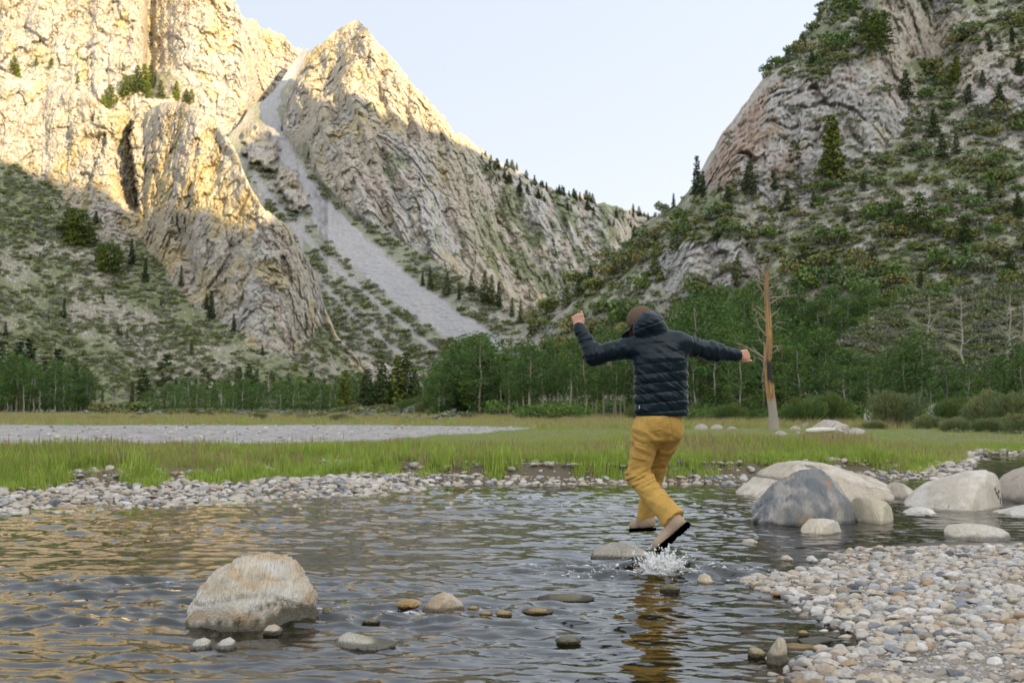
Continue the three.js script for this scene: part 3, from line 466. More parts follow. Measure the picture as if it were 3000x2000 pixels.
massOf(SMALL, scatter(2300, 700, 1620, 470, 1120, (u, v) => v > topD(u) + 5 && onScree(u, v) < 0.25 && knobD(u, v) < 0.2 && (u > topA(0) ? true : true) && noise(u / 34 - v / 46, v / 60, 3) * 1.3 + 0.5 * noise(u / 9, v / 9) + 0.42 * smooth(700, 1000, v) > rr(-0.35, 0.35)).map(([u, v]) => { const p = gD.userData.find(u, v); return [p.setY(p.y - 0.1), rr(6, 15) * px(p), rr(0.9, 1.5)]; }), 'scree_scrub', 'dark green scrub in bands along the grey scree', 'scrub', 'stems');
massOf(SMALL, scatter(520, 1060, 1950, 430, 1000, (u, v) => v > topC(u) + 12 && v < botC(u) && fbm(u / 70, v / 60, 8.8, 3) * 2 + 0.35 * smooth(1250, 1500, u) > rr(0.1, 0.5)).map(([u, v]) => { const p = gC.userData.find(u, v); return [p, rr(6, 14) * px(p), rr(0.9, 1.4)]; }), 'cliff_scrub', 'green scrub clinging to the ledges below the peak', 'scrub', 'stems');
// ---------- the knoll at right and the trees along the meadow ----------
const topF = pw([[2300, 1205], [2400, 1110], [2470, 1010], [2550, 930], [2640, 890], [2720, 868], [2820, 850], [2920, 842], [3000, 832], [3300, 800]]);
const fieldF = survey({ u0: 2280, u1: 3320, v0: 1222, v1: 780, D0: () => 84, steep: (u, v) => 0.5 + 0.06 * noise(u / 80, v / 60) });
const gF = slopeMesh({ u0: 2300, u1: 3300, nu: 160, nv: 70, bot: () => 1228, top: topF, depth: fieldF, rock: () => 0, jag: 3, rough: 0.25, color: (u, v, p) => mix3([0.24, 0.22, 0.15], [0.16, 0.17, 0.09], clamp(0.5 + 1.5 * noise(p.x / 3, p.y / 3, p.z / 3))) });
add(new THREE.Mesh(gF, rockMat), 'knoll', 'sage-covered knoll at right', null, null, 'structure');
reseed(515);
const UNDER = [bush(1.0, GREEN.aspen, 60, 0.06, 9, leafMat), bush(1.1, GREEN.aspenBright, 60, 0.06, 9, leafMat)];
const floorSpot = (u, D) => { const x = (u - 1500) / F * D; return V(x, floorAt(x, -D), -D); };
reseed(505);
function grove(n, u0, u1, D0, D1, hp, protos, o, wide = 1) { for (let i = 0; i < n; i++) { const u = mix(u0, u1, (i + rr(0.1, 0.9)) / n), D = rr(D0, D1), p = floorSpot(u, D); p.y -= 0.05; plant(pick(protos), p, hp(u) * rr(0.66, 1.18) * D / F, o, undefined, wide * rr(0.9, 1.15)); } }
function single(u, D, hpx, proto, o, wide = 1, turn) { const p = floorSpot(u, D); p.y -= 0.05; return plant(proto, p, hpx * D / F, o, turn, wide); }
const T = 'tree';
grove(13, -30, 260, 182, 205, pw([[-30, 200], [60, 195], [130, 175], [260, 120]]), FIR, ['fir', 'dark fir standing behind the aspens at the far left', T, 'firs behind the far left aspens'], 1.1);
grove(34, -40, 275, 158, 184, pw([[-40, 150], [120, 142], [200, 132], [275, 96]]), [...LOW, ASPEN[0]], ['aspen', 'leafy green aspen in the clump at the far left of the meadow', T, 'aspens at the far left'], 1.5);
for (const [u, h] of [[72, 88], [118, 70], [287, 70], [343, 76], [398, 66], [330, 60], [365, 64]]) single(u, 156, h, pick(BARE), ['bare_tree', 'thin leafless grey trunk among the trees at the left edge of the meadow', T, 'leafless trunks at the left']);
grove(14, 290, 420, 150, 172, () => 36, BUSH, ['meadow_bush', 'low brownish bush in the gap between the left aspens and the pines', 'bush', 'bushes in the left gap'], 1.3);
for (const [u, h, k, w] of [[420, 128, 1, 1.0], [482, 172, 9, 1], [388, 90, 0, 1], [516, 104, 0, 1], [300, 62, 0, 1], [548, 118, 9, 1], [575, 100, 2, 1], [603, 128, 9, 1], [628, 96, 0, 1], [668, 108, 2, 1], [700, 132, 1, 0.8], [728, 140, 1, 0.8], [752, 128, 2, 0.9], [790, 122, 9, 1], [822, 100, 0, 1], [846, 112, 2, 1], [880, 104, 0, 1], [912, 118, 9, 1], [950, 100, 0, 1], [985, 96, 2, 1]]) single(u, rr(168, 190), h, k === 9 ? pick(PINE) : k === 1 ? JUNIPER[2] : k === 2 ? FIR[1] : FIR[2], ['conifer', k === 9 ? 'tall thin pine with a bare trunk rising behind the left meadow' : 'dark conifer standing behind the left meadow', T, 'conifers behind the left meadow'], w);
for (const [u, h, n] of [[641, 150, 'bleached'], [580, 120, ''], [786, 138, ''], [846, 96, '']]) single(u, 166, h, BARE[1], ['bare_tree', 'tall bleached dead trunk among the conifers behind the left meadow', T, 'dead trunks among the conifers']);
grove(52, 410, 1250, 142, 170, pw([[410, 64], [520, 92], [700, 92], [900, 96], [1000, 100], [1250, 112]]), LOW, ['aspen', 'bushy dark green aspen in the belt behind the gravel flat', T, 'aspens behind the gravel flat'], 1.75);
for (const [u, h] of [[1010, 128], [1075, 132], [1120, 150], [1165, 172], [1188, 178], [1215, 130]]) single(u, 138, h, pick([JUNIPER[0], JUNIPER[2], FIR[1]]), ['conifer', 'conifer rising above the aspen belt left of the dense grove', T, 'conifers above the aspen belt']);
grove(46, 1262, 1530, 92, 118, pw([[1262, 96], [1300, 150], [1345, 198], [1400, 210], [1450, 188], [1530, 170]]), LOW, ['aspen', 'dense leafy aspen in the dark mass left of the white-trunked grove', T, 'aspens of the dark mass'], 1.55);
for (const [u, D, h, w] of [[1240, 118, 62, 1.5], [1272, 108, 56, 1.4], [1310, 100, 46, 1.4], [1190, 116, 44, 1.8], [1120, 112, 36, 2], [1040, 118, 34, 2]]) single(u, D, h, pick(WILLOW), ['willow_bush', 'pale green willow bush at the foot of the aspen belt', 'bush', 'willows at the aspen belt'], w);
grove(58, 1475, 2035, 70, 98, pw([[1475, 190], [1600, 196], [1750, 210], [1900, 250], [2035, 290]]), [ASPEN[1], ASPEN[4], ASPEN[3], ASPEN[0]], ['aspen', 'slender aspen with a pale bare trunk in the grove behind the person', T, 'white-trunked aspens behind the person'], 1.15);
grove(46, 2015, 2330, 60, 84, pw([[2015, 300], [2120, 318], [2200, 300], [2330, 265]]), [...LOW, ASPEN[0], ASPEN[1]], ['aspen', 'leafy aspen in the thicket around the dead orange trunk', T, 'aspens around the dead trunk'], 1.15);
grove(60, 2320, 3060, 58, 78, pw([[2320, 250], [2420, 225], [2560, 205], [2640, 215], [2720, 165], [2850, 165], [3060, 200]]), [...LOW, ASPEN[0], ASPEN[3]], ['aspen', 'leafy aspen in the thicket at the foot of the right hill', T, 'aspens below the right hill'], 1.3);
for (const [u, v, n, h] of scatter(58, 2080, 2780, 965, 1090, () => true).map(([u, v]) => [u, v, 0, rr(110, 165)])) { const p = gE.userData.find(u, v); p.y -= 0.2; plant(pick(LOW), p, h * px(p), ['aspen', 'green aspen in the upper thicket on the lower hillside', T, 'aspens on the lower hillside'], undefined, 1.5); }
for (const [u, D, h, k, s] of [[2668, 60, 245, 4, 'left'], [2692, 58, 270, 1, 'right']]) single(u, D, h, ASPEN[k], ['aspen', `tall aspen with a long white trunk above the round willow, ${s} one of the pair`, T, 'white-trunked pair above the willow'], 1.5);
for (const [u, v, h, k, l] of [[2722, 1062, 205, 2, 'leafless white tree with many twigs on the sage knoll'], [2822, 1085, 235, 0, 'tall leafless pale tree right of the twiggy one on the knoll'], [2955, 1095, 250, 2, 'leafless branching tree near the right edge on the knoll'], [3010, 1060, 190, 0, 'leafless tree cut by the right edge of the picture'], [2400, 1105, 78, 1, 'small leafless grey sapling in the thicket'], [2500, 1110, 70, 2, 'small leafless twiggy shrub left of the round willow']]) { const p = gF.userData.find(u, v); p.y -= 0.2; plant(BARE[k], p, h * px(p), ['bare_tree', l, T]); }
for (const [u, D, h, w, k, l] of [[2625, 46, 140, 0.85, 0, 'large round olive willow bush behind the pale rocks'], [2350, 50, 96, 0.8, 1, 'green willow bush just right of the dead trunk'], [2425, 52, 112, 0.7, 1, 'taller green willow bush between the dead trunk and the round willow'], [2905, 44, 130, 0.8, 2, 'grey-green willow bush near the right edge'], [2985, 41, 150, 0.8, 0, 'grey-green willow bush cut by the right edge'], [2800, 50, 100, 0.8, 1, 'dark green willow bush right of the grey boulder'], [1880, 66, 62, 0.9, 1, 'low willow bush left of the person at hip height'], [2030, 60, 70, 0.9, 1, 'low willow bush right of the person at the meadow edge'], [2140, 56, 70, 0.9, 1, 'low willow bush left of the dead trunk'], [2720, 42, 56, 1.1, 2, 'low sage-green willow shrub in front of the grey boulder'], [2560, 42, 36, 1.4, 2, 'low shrub behind the driftwood log'], [2800, 38, 52, 1.3, 2, 'wide low shrub right of the pale rocks'], [2900, 37, 60, 1.3, 0, 'bright low shrub on the right bank'], [2990, 36, 70, 1.2, 2, 'bright shrub on the right bank at the picture edge']]) single(u, D, h, WILLOW[k], ['willow_bush', l, 'bush', null], w);
grove(64, 240, 1400, 62, 128, pw([[240, 18], [400, 24], [700, 26], [1400, 30]]), [...BUSH.slice(2, 4), SMALL[2], WILLOW[0]], ['meadow_shrub', 'low sage-green shrub on the far edge of the meadow', 'shrub', 'shrubs along the far meadow edge'], 1.5);
massOf([bush(1, GREEN.grey, 34, 0.09, 7), bush(1, [0.13, 0.16, 0.065], 34, 0.09, 7), bush(1, GREEN.sage, 34, 0.09, 7)], scatter(800, 2430, 3080, 830, 1180, (u, v) => v > topF(u) + 4).map(([u, v]) => { const p = gF.userData.find(u, v); return [p, rr(14, 34) * px(p), rr(0.9, 1.3)]; }), 'knoll_sagebrush', 'pale grey sagebrush covering the knoll at right', 'scrub', 'stems');
grove(60, 1480, 3050, 86, 104, () => 62, UNDER, ['undergrowth_bush', 'leafy bush in the undergrowth between the aspen trunks', 'bush', 'undergrowth bushes'], 1.2);
grove(44, 1400, 2050, 106, 130, () => 50, UNDER, ['undergrowth_bush', 'leafy bush deep in the aspen grove behind the person', 'bush', 'bushes deep in the grove'], 1.5);
grove(9, 1545, 1675, 62, 70, () => 60, UNDER, ['undergrowth_bush', 'leafy bush in front of the grove between the stump and the bare trunks', 'bush', 'bushes beside the stump'], 1.0);
grove(22, 1880, 2420, 56, 68, () => 52, UNDER, ['undergrowth_bush', 'leafy bush at the front edge of the aspen thicket', 'bush', 'bushes at the thicket edge'], 1.1);
grove(22, 2400, 3060, 52, 58, () => 70, UNDER, ['undergrowth_bush', 'leafy bush below the aspens at right', 'bush', 'bushes below the right aspens'], 1.1);
// the dead trunk
{
  reseed(606);
  const g = new THREE.Group(), D = 41, base = floorSpot(2266, D), H = 478 * D / F, P = [], C = [], I = [], rows = 90, sides = 22;
  const bend = (t) => [(-22 * t - 5 * Math.sin(t * 5) + 2.5 * Math.sin(t * 13)) * D / F, 0.03 * Math.sin(t * 4)];
  for (let j = 0; j <= rows; j++) for (let i = 0; i <= sides; i++) {
    const t = j / rows, a = i / sides * 6.2832, tt = clamp(t / 0.02), r = (mix(0.165, 0.07, Math.pow(t, 0.8)) + 0.03 * Math.exp(-t * 30)) * (1 + 0.16 * noise(Math.cos(a) * 1.6, Math.sin(a) * 1.6, t * 6) + 0.14 * noise(a * 5, t * 9, 3)), y = t * H + (j === rows ? 0.16 * noise(a * 1.5, 2, 1) : 0), b = bend(t);
    P.push(b[0] + r * Math.cos(a), y - 0.05, b[1] + r * Math.sin(a));
    const n = noise(Math.cos(a) * 3, Math.sin(a) * 3, t * 6), st = noise(a * 4, t * 3.5, 6), px_ = 0.5 + 0.5 * Math.cos(a - 0.35);
    let c = mix3([0.33, 0.175, 0.05], [0.44, 0.28, 0.12], clamp(0.5 + 1.2 * st));
    c = mix3(c, [0.14, 0.08, 0.045], smooth(0.02, 0.3, n + 0.45 * noise(a * 9, t * 16, 2)) * 0.85);
    c = mix3(c, [0.02, 0.018, 0.016], smooth(0.25, 0.5, Math.exp(-(((t - 0.36) / 0.075) ** 2)) * smooth(0.35, 0.75, px_ + 0.4 * n)));
    c = mix3(c, [0.3, 0.265, 0.215], smooth(0.2, 0.165, t + 0.025 * noise(a * 6, 1, 1)));
    c = mix3(c, [0.2, 0.13, 0.08], smooth(0.72, 0.95, t + 0.2 * n) * 0.8);
    C.push(...c); if (i < sides && j < rows) { const q = j * (sides + 1) + i, w = q + sides + 1; I.push(q, w, w + 1, q, w + 1, q + 1); }
  }
  const top = bend(1); P.push(top[0], H - 0.1, top[1]); C.push(0.2, 0.14, 0.09); const tip = P.length / 3 - 1; for (let i = 0; i < sides; i++) I.push(rows * (sides + 1) + i, rows * (sides + 1) + i + 1, tip);
  part(g, 'trunk', geo(P, I, C), vcol(0.85));
  const wood = std([0.3, 0.24, 0.19], 0.95);
  for (const [t, du, dv, s] of [[0.93, -82, 92, 1], [0.88, -60, 40, 1], [0.9, -25, 40, 0], [0.86, 40, 14, 0], [0.8, 85, 10, 0], [0.76, 48, 30, 0], [0.78, -50, 75, 1], [0.64, -50, 50, 1], [0.66, 36, 42, 0], [0.6, 22, 30, 0], [0.55, -55, 62, 1], [0.5, 42, 6, 0], [0.42, -70, 48, 1], [0.45, 30, 20, 0], [0.4, -40, 26, 0], [0.7, -34, 30, 0], [0.5, -22, 30, 0], [0.83, 24, 26, 0], [0.97, -8, 40, 0], [0.97, 10, 34, 0]]) {
    const b = bend(t), a = V(b[0], t * H, b[1]), e = V(b[0] + du * D / F, t * H + dv * D / F, b[1] + rr(-0.5, 0.5)), k = crooked(a, e, 4, 0.05), br = [limb(k, taper(4, s ? 0.038 : 0.028, 0.009), 5)];
    for (let q = 0; q < (s ? 4 : 2); q++) { const m = k[2 + (q % 3)], d = dir(); d.x = d.x * 0.6 + Math.sign(du) * 0.5; br.push(limb(crooked(m, m.clone().add(d.multiplyScalar(rr(0.15, 0.4))), 2, 0.02), taper(2, 0.014, 0.005), 4)); }
    part(g, 'branch', mergeGeometries(br), wood);
  }
  g.position.copy(base); add(g, 'dead_tree', 'burnt dead tree trunk with orange wood, black scar and pale foot', 'dead tree');
}
// weathered stump at the edge of the aspens
{
  const D = 66, base = floorSpot(1582, D), P = [], C = [], I = [], rows = 12, sides = 14, H = 40 * D / F;
  for (let j = 0; j <= rows; j++) for (let i = 0; i <= sides; i++) { const t = j / rows, a = i / sides * 6.2832, r = mix(0.2, 0.14, t) * (1 + 0.2 * noise(Math.cos(a) * 2, Math.sin(a) * 2, t * 2)); P.push(r * Math.cos(a), t * H * (1 + 0.12 * noise(a * 2, 4, 1) * (j === rows)) - 0.05, r * Math.sin(a)); C.push(...mix3([0.35, 0.2, 0.1], [0.42, 0.37, 0.3], smooth(0.35, 0.6, t + 0.3 * noise(a, t * 4, 2)))); if (i < sides && j < rows) { const q = j * (sides + 1) + i, w = q + sides + 1; I.push(q, w, w + 1, q, w + 1, q + 1); } }
  P.push(0, H * 0.95, 0); C.push(0.36, 0.3, 0.22); for (let i = 0; i < sides; i++) I.push(rows * (sides + 1) + i, rows * (sides + 1) + i + 1, P.length / 3 - 1);
  const m = new THREE.Mesh(geo(P, I, C), vcol(0.9)); m.position.copy(base); add(m, 'tree_stump', 'broken tree stump at the left edge of the white-trunked aspens', 'stump');
}
// ---------- meadow grass ----------
reseed(707);
function tuft(n, h, cols, seeds, spread = 0.11) {
  const P = [], C = [];
  for (let i = 0; i < n; i++) {
    const a = rr(0, 6.28), r = spread * Math.sqrt(rnd()), x = r * Math.cos(a), z = r * Math.sin(a), hh = h * rr(0.55, 1.1), t = rr(0, 6.28), lean = hh * rr(0.05, 0.4), lx = Math.cos(t) * lean, lz = Math.sin(t) * lean, w = rr(0.0025, 0.0048), f = rr(0, 6.28), wx = Math.cos(f) * w, wz = Math.sin(f) * w, c = tone(pick(cols), 0.22);
    const m = [x + lx * 0.3, hh * 0.6, z + lz * 0.3];
    P.push(x - wx, -0.02, z - wz, x + wx, -0.02, z + wz, m[0] + wx, m[1], m[2] + wz, x - wx, -0.02, z - wz, m[0] + wx, m[1], m[2] + wz, m[0] - wx, m[1], m[2] - wz, m[0] - wx, m[1], m[2] - wz, m[0] + wx, m[1], m[2] + wz, x + lx, hh, z + lz);
    for (let k = 0; k < 9; k++) C.push(...c);
    if (rnd() < seeds) { const s = tone([0.36, 0.23, 0.15], 0.25), q = 0.0055, y = hh * 1.0; P.push(x + lx - q, y - 0.06, z + lz, x + lx + q, y - 0.06, z + lz + q * 0.5, x + lx * 1.15, y + 0.05, z + lz * 1.15, x + lx, y - 0.06, z + lz - q, x + lx + q * 0.3, y - 0.06, z + lz + q, x + lx * 1.15, y + 0.05, z + lz * 1.15); for (let k = 0; k < 6; k++) C.push(...s); }
  }
  const m = new THREE.Mesh(geo(P, null, C)); m.name = 'blades'; return m;
}
const grassMat = new THREE.MeshPhysicalMaterial({ vertexColors: true, roughness: 0.85, specularIntensity: 0.25, side: THREE.DoubleSide, transmission: 0.35, thickness: 0 });
const lush = [[0.31, 0.41, 0.07], [0.38, 0.46, 0.095], [0.25, 0.355, 0.06]], dry = [[0.45, 0.43, 0.17], [0.38, 0.42, 0.13], [0.5, 0.42, 0.23]];
const TUFT = [tuft(34, 0.34, lush, 0.02), tuft(30, 0.3, lush, 0.05), tuft(30, 0.31, [...lush, ...dry], 0.2), tuft(26, 0.27, dry, 0.32), tuft(20, 0.12, lush, 0)].map((m) => { const g = new THREE.Group(); m.material = grassMat; g.add(m); return g; });
function meadow(n, u0, u1, D0, D1, pow, ok, kind, name, label) {
  const sets = [[], [], [], [], []]; let guard = 0, k = 0;
  while (k < n && guard++ < n * 25) {
    const D = D0 + (D1 - D0) * Math.pow(rnd(), pow), u = rr(u0, u1), x = (u - 1500) / F * D, z = -D, sd = shoreDist(x, z);
    if (!sd[1] || sd[0] < 0) continue;
    const s = ok(x, z, sd[0], D, u); if (s <= 0) continue;
    sets[kind(x, z, u)].push([V(x, floorAt(x, z, sd) - 0.01, z), s]); k++;
  }
  const root = new THREE.Group(), M = new THREE.Matrix4(), Q = new THREE.Quaternion(), E = new THREE.Euler();
  sets.forEach((set, i) => { if (!set.length) return; const im = new THREE.InstancedMesh(TUFT[i].children[0].geometry, grassMat, set.length); set.forEach(([p, s], j) => { Q.setFromEuler(E.set(rr(-0.08, 0.08), rr(0, 6.28), rr(-0.08, 0.08))); im.setMatrixAt(j, M.compose(p, Q, V(s * rr(0.85, 1.2), s, s * rr(0.85, 1.2)))); }); im.name = 'blades'; im.userData.kind = 'stuff'; root.add(im); });
  add(root, name, label, 'grass', null, 'stuff');
}
const kindAt = (x, z) => { const r = noise(x / 2.3, z / 3.2, 6.6) + rr(-0.35, 0.35) + 0.04 + 0.2 * smooth(2.5, 6, x); return r > 0.32 ? 3 : r > 0.05 ? 2 : r > -0.2 ? 1 : 0; };
meadow(30000, -120, 3120, 13.2, 44, 1.5, (x, z, d, D) => { const w = barWide(x) * 0.97; if (d < w + 0.05 * noise(x * 3, z * 3)) return 0; if (isGravel(x, z) > 0.35 + rr(-0.2, 0.2)) return 0; if (bareAt(x, z, d) > rr(0.2, 0.9)) return rnd() < 0.25 ? 0.35 : 0; return (0.72 + 0.34 * smooth(0, 1.6, d - w)) * (1 - 0.58 * mix(smooth(16.5, 23, D), smooth(23, 31, D), smooth(1500, 2100, 1500 + F * x / D)) - 0.2 * smooth(17, 26, D)) * rr(0.7, 1.15) * 0.84 * (1 + 0.45 * noise(x / 0.9, z / 0.9, 1) + 0.3 * noise(x / 0.35, z / 0.35, 5)); }, kindAt, 'meadow_grass', 'tall green meadow grass with reddish seed heads along the far bank');
meadow(2600, -120, 2950, 13, 20, 1, (x, z, d) => { const w = barWide(x); return d > w * 0.82 && d < w * 1.45 && noise(x * 1.3, z * 1.3, 3) > 0.02 ? rr(0.5, 1.2) : 0; }, () => (rnd() < 0.9 ? 4 : 1), 'bank_grass', 'short grass tufts hanging over the cut bank of the far shore');
meadow(9000, -150, 3150, 44, 112, 1.3, (x, z, d, D) => isGravel(x, z) > 0.3 ? 0 : rr(0.7, 1.3), (x, z) => (rnd() < 0.6 ? 3 : 2), 'far_meadow_grass', 'pale dry grass between the gravel flat and the trees');
// ---------- cobbles ----------
reseed(808);
function stone(flat, cut, detail = 3, bumpy = 0.12) {
  let g = new THREE.IcosahedronGeometry(1, detail); g.deleteAttribute('uv'); g.deleteAttribute('normal'); g = mergeVertices(g, 1e-4);
  const p = g.attributes.position, planes = Array.from({ length: cut }, () => [dir(), rr(0.5, 0.82)]), o = rr(0, 50), C = [], sx = rr(0.8, 1.2), v = V();
  for (let i = 0; i < p.count; i++) {
    v.fromBufferAttribute(p, i); for (const [n, d] of planes) { const k = v.dot(n) - d; if (k > 0) v.addScaledVector(n, -k * 0.9); }
    v.multiplyScalar(1 + bumpy * noise(v.x * 1.5 + o, v.y * 1.5, v.z * 1.5) + bumpy * 0.4 * noise(v.x * 4 + o, v.y * 4, v.z * 4));
    const n = 0.88 + 0.3 * noise(v.x * 3 + o, v.y * 3, v.z * 3) + 0.22 * noise(v.x * 9, v.y * 9 + o, v.z * 9); C.push(n, n, n);
    p.setXYZ(i, v.x * sx, v.y * flat, v.z / sx);
  }
  g.setAttribute('color', new THREE.BufferAttribute(new Float32Array(C), 3)); g.computeVertexNormals(); return g;
}
const STONE = [stone(0.6, 9, 4, 0.2), stone(0.45, 8, 4, 0.18), stone(0.75, 11, 4, 0.2), stone(0.5, 10, 4, 0.22), stone(0.62, 8, 4, 0.16), stone(0.4, 9, 4, 0.2), stone(0.55, 12, 4, 0.24), stone(0.85, 10, 4, 0.18)];
const SHADES = [[0.5, 0.445, 0.36], [0.56, 0.52, 0.46], [0.46, 0.43, 0.38], [0.4, 0.395, 0.375], [0.48, 0.4, 0.3], [0.24, 0.25, 0.26], [0.13, 0.14, 0.145], [0.38, 0.27, 0.16], [0.4, 0.345, 0.28], [0.28, 0.23, 0.17], [0.62, 0.59, 0.54], [0.34, 0.34, 0.335]].map((c) => vcol(0.85, { color: new THREE.Color().setRGB(...c.map((q) => q * 0.87)) }));
const SHARE = [0.2, 0.33, 0.48, 0.57, 0.7, 0.75, 0.78, 0.81, 0.87, 0.91, 0.96, 1.01];
const stoneMat = () => { const r = rnd(); return SHADES[SHARE.findIndex((s) => r < s)]; };
// places for stones: big ones first, none inside another
function lay(tries, sample, sizeAt, gap = 0.8) {
  const out = [], grid = new Map(), cell = 0.25;
  const cand = []; for (let i = 0; i < tries; i++) { const s = sample(); if (s) cand.push([...s, sizeAt(s)]); }
  cand.sort((a, b) => b[2] - a[2]);
  for (const c of cand) {
    const gx = Math.floor(c[0] / cell), gz = Math.floor(c[1] / cell); let ok = true;
    for (let i = -2; i <= 2 && ok; i++) for (let j = -2; j <= 2 && ok; j++) for (const q of grid.get(`${gx + i},${gz + j}`) ?? []) if (Math.hypot(q[0] - c[0], q[1] - c[1]) < gap * (q[2] + c[2])) { ok = false; break; }
    if (!ok) continue;
    const key = `${gx},${gz}`; if (!grid.has(key)) grid.set(key, []); grid.get(key).push(c); out.push(c);
  }
  return out;
}
const logsize = (a, b, p = 2) => a * Math.pow(b / a, Math.pow(rnd(), p));
const sandPatch = (u, v) => smooth(1.15, 0.75, Math.hypot((u - 2840) / 330, (v - 1912) / 66) + 0.35 * noise(u / 60, v / 30));
const nearBar = lay(30000, () => { const u = rr(2130, 3150), v = rr(1578, 2060), p = onLevel(u, v, 0.08), sd = shoreDist(p.x, p.z); if (sd[1] || sd[0] < -0.6 || (sd[0] < 0 && rnd() < 0.55 - sd[0])) return null; if (sandPatch(u, v) > rr(0.05, 0.4) && rnd() > 0.06) return null; return [p.x, p.z]; }, () => logsize(0.007, 0.046, 1.6), 0.74);
const farBar = lay(34000, () => { const u = rr(-120, 2950), D = rr(11.6, 18.6), x = (u - 1500) / F * D, sd = shoreDist(x, -D), w = barWide(x); if (!sd[1] || sd[0] < -0.12 || sd[0] > w * (1.1 + 0.25 * smooth(-1.5, 0, x)) + 0.25 * noise(x * 1.2, D * 1.2)) return null; if (u > 2860) return null; return [x, -D]; }, () => logsize(0.016, 0.074, 1.6), 0.72);
farBar.push(...lay(5000, () => { const u = rr(2540, 3100), D = rr(17.5, 31), x = (u - 1500) / F * D, sd = shoreDist(x, -D); return sd[1] && sd[0] > -0.1 && sd[0] < 0.75 + 0.4 * noise(x, D) && (D > 18.6 || u > 2860) ? [x, -D] : null; }, () => logsize(0.025, 0.11, 1.5), 0.7));
const bedStones = lay(2600, () => { const u = rr(-100, 3050), v = rr(1445, 2040), p = onLevel(u, v, 0), sd = shoreDist(p.x, p.z); if (sd[0] > -0.1) return null; const sh = Math.exp(sd[0] * 1.6); return rnd() < 0.2 + 0.8 * sh ? [p.x, p.z] : null; }, () => logsize(0.03, 0.12, 1.8), 0.8);
function settle(m, x, z, s) { m.position.set(x, floorAt(x, z) + s * rr(-0.12, 0.2), z); m.rotation.set(rr(-0.3, 0.3), rr(0, 6.28), rr(-0.3, 0.3)); m.scale.setScalar(s); }
const WET = [[0.2, 0.16, 0.11], [0.16, 0.15, 0.13], [0.25, 0.18, 0.1], [0.11, 0.105, 0.1]].map((c) => vcol(0.35, { color: new THREE.Color().setRGB(...c) }));
const BED = [[0.1, 0.085, 0.05], [0.14, 0.115, 0.065], [0.2, 0.14, 0.06], [0.07, 0.065, 0.05]].map((c) => vcol(0.8, { color: new THREE.Color().setRGB(...c) }));
function cobbles(list, singles, o, massName, massLabel, hues = SHADES, hue = () => SHADES.indexOf(stoneMat())) {
  const ranked = list.map((c) => [...c, c[2] / -c[1]]).sort((a, b) => b[3] - a[3]);
  ranked.slice(0, singles).forEach(([x, z, s]) => { const m = new THREE.Mesh(pick(STONE), shoreDist(x, z)[0] < 0.1 && rnd() < 0.85 ? pick(WET) : stoneMat()); settle(m, x, z, s); add(m, ...o); });
  const rest = ranked.slice(singles), sets = new Map();
  for (const r of rest) { const k = `${Math.floor(rnd() * 4)}|${hue()}`; if (!sets.has(k)) sets.set(k, []); sets.get(k).push(r); }
  const root = new THREE.Group(), d = new THREE.Object3D();
  for (const [k, set] of sets) { const [a, b] = k.split('|').map(Number), im = new THREE.InstancedMesh(PEBBLE[a], hues[b], set.length); set.forEach(([x, z, s], i) => { settle(d, x, z, s); d.updateMatrix(); im.setMatrixAt(i, d.matrix); }); im.name = 'pebbles'; im.userData.kind = 'stuff'; root.add(im); }
  add(root, massName, massLabel, 'gravel', null, 'stuff');
}
const PEBBLE = [stone(0.6, 7, 2, 0.2), stone(0.45, 6, 2, 0.2), stone(0.7, 8, 2, 0.2), stone(0.5, 6, 2, 0.2)];
cobbles(nearBar, 165, ['cobble', 'rounded cobble on the gravel bar in the right foreground', 'stone', 'cobbles of the right foreground bar'], 'gravel_bar_pebbles', 'pebbles filling the gravel bar in the right foreground');
cobbles(farBar, 135, ['cobble', 'rounded cobble on the stony far bank of the river', 'stone', 'cobbles of the far bank'], 'far_bank_pebbles', 'pebbles covering the stony far bank');
cobbles(bedStones, 0, [], 'river_bed_pebbles', 'brown stones on the river bed under the water', BED, () => Math.floor(rnd() * 4));
cobbles(scatter(1500, -100, 1560, 0, 1, () => true).map(([u]) => { const D = rr(24, 52), x = (u - 1500) / F * D; return [x, -D, logsize(0.02, 0.09, 2)]; }).filter(([x, z]) => isGravel(x, z) > 0.6), 0, [], 'gravel_flat_pebbles', 'grey pebbles strewn over the gravel flat behind the meadow grass');
// fine grit on the right bar
{
  const sets = [[], [], []], d = new THREE.Object3D(); let n = 0;
  for (let g = 0; n < 5200 && g < 40000; g++) { const u = rr(2180, 3150), v = rr(1585, 2040), p = onLevel(u, v, 0.08), sd = shoreDist(p.x, p.z); if (sd[1] || sd[0] < 0.02) continue; sets[n++ % 3].push([p.x, p.z, logsize(0.004, 0.014, 1.4)]); }
  const root = new THREE.Group();
  sets.forEach((s, i) => { const im = new THREE.InstancedMesh(PEBBLE[i], SHADES[[2, 9, 3][i]], s.length); s.forEach(([x, z, r], k) => { settle(d, x, z, r); d.updateMatrix(); im.setMatrixAt(k, d.matrix); }); im.name = 'grit'; im.userData.kind = 'stuff'; root.add(im); });
  add(root, 'gravel_bar_grit', 'fine grit between the cobbles in the right foreground', 'gravel', null, 'stuff');
}
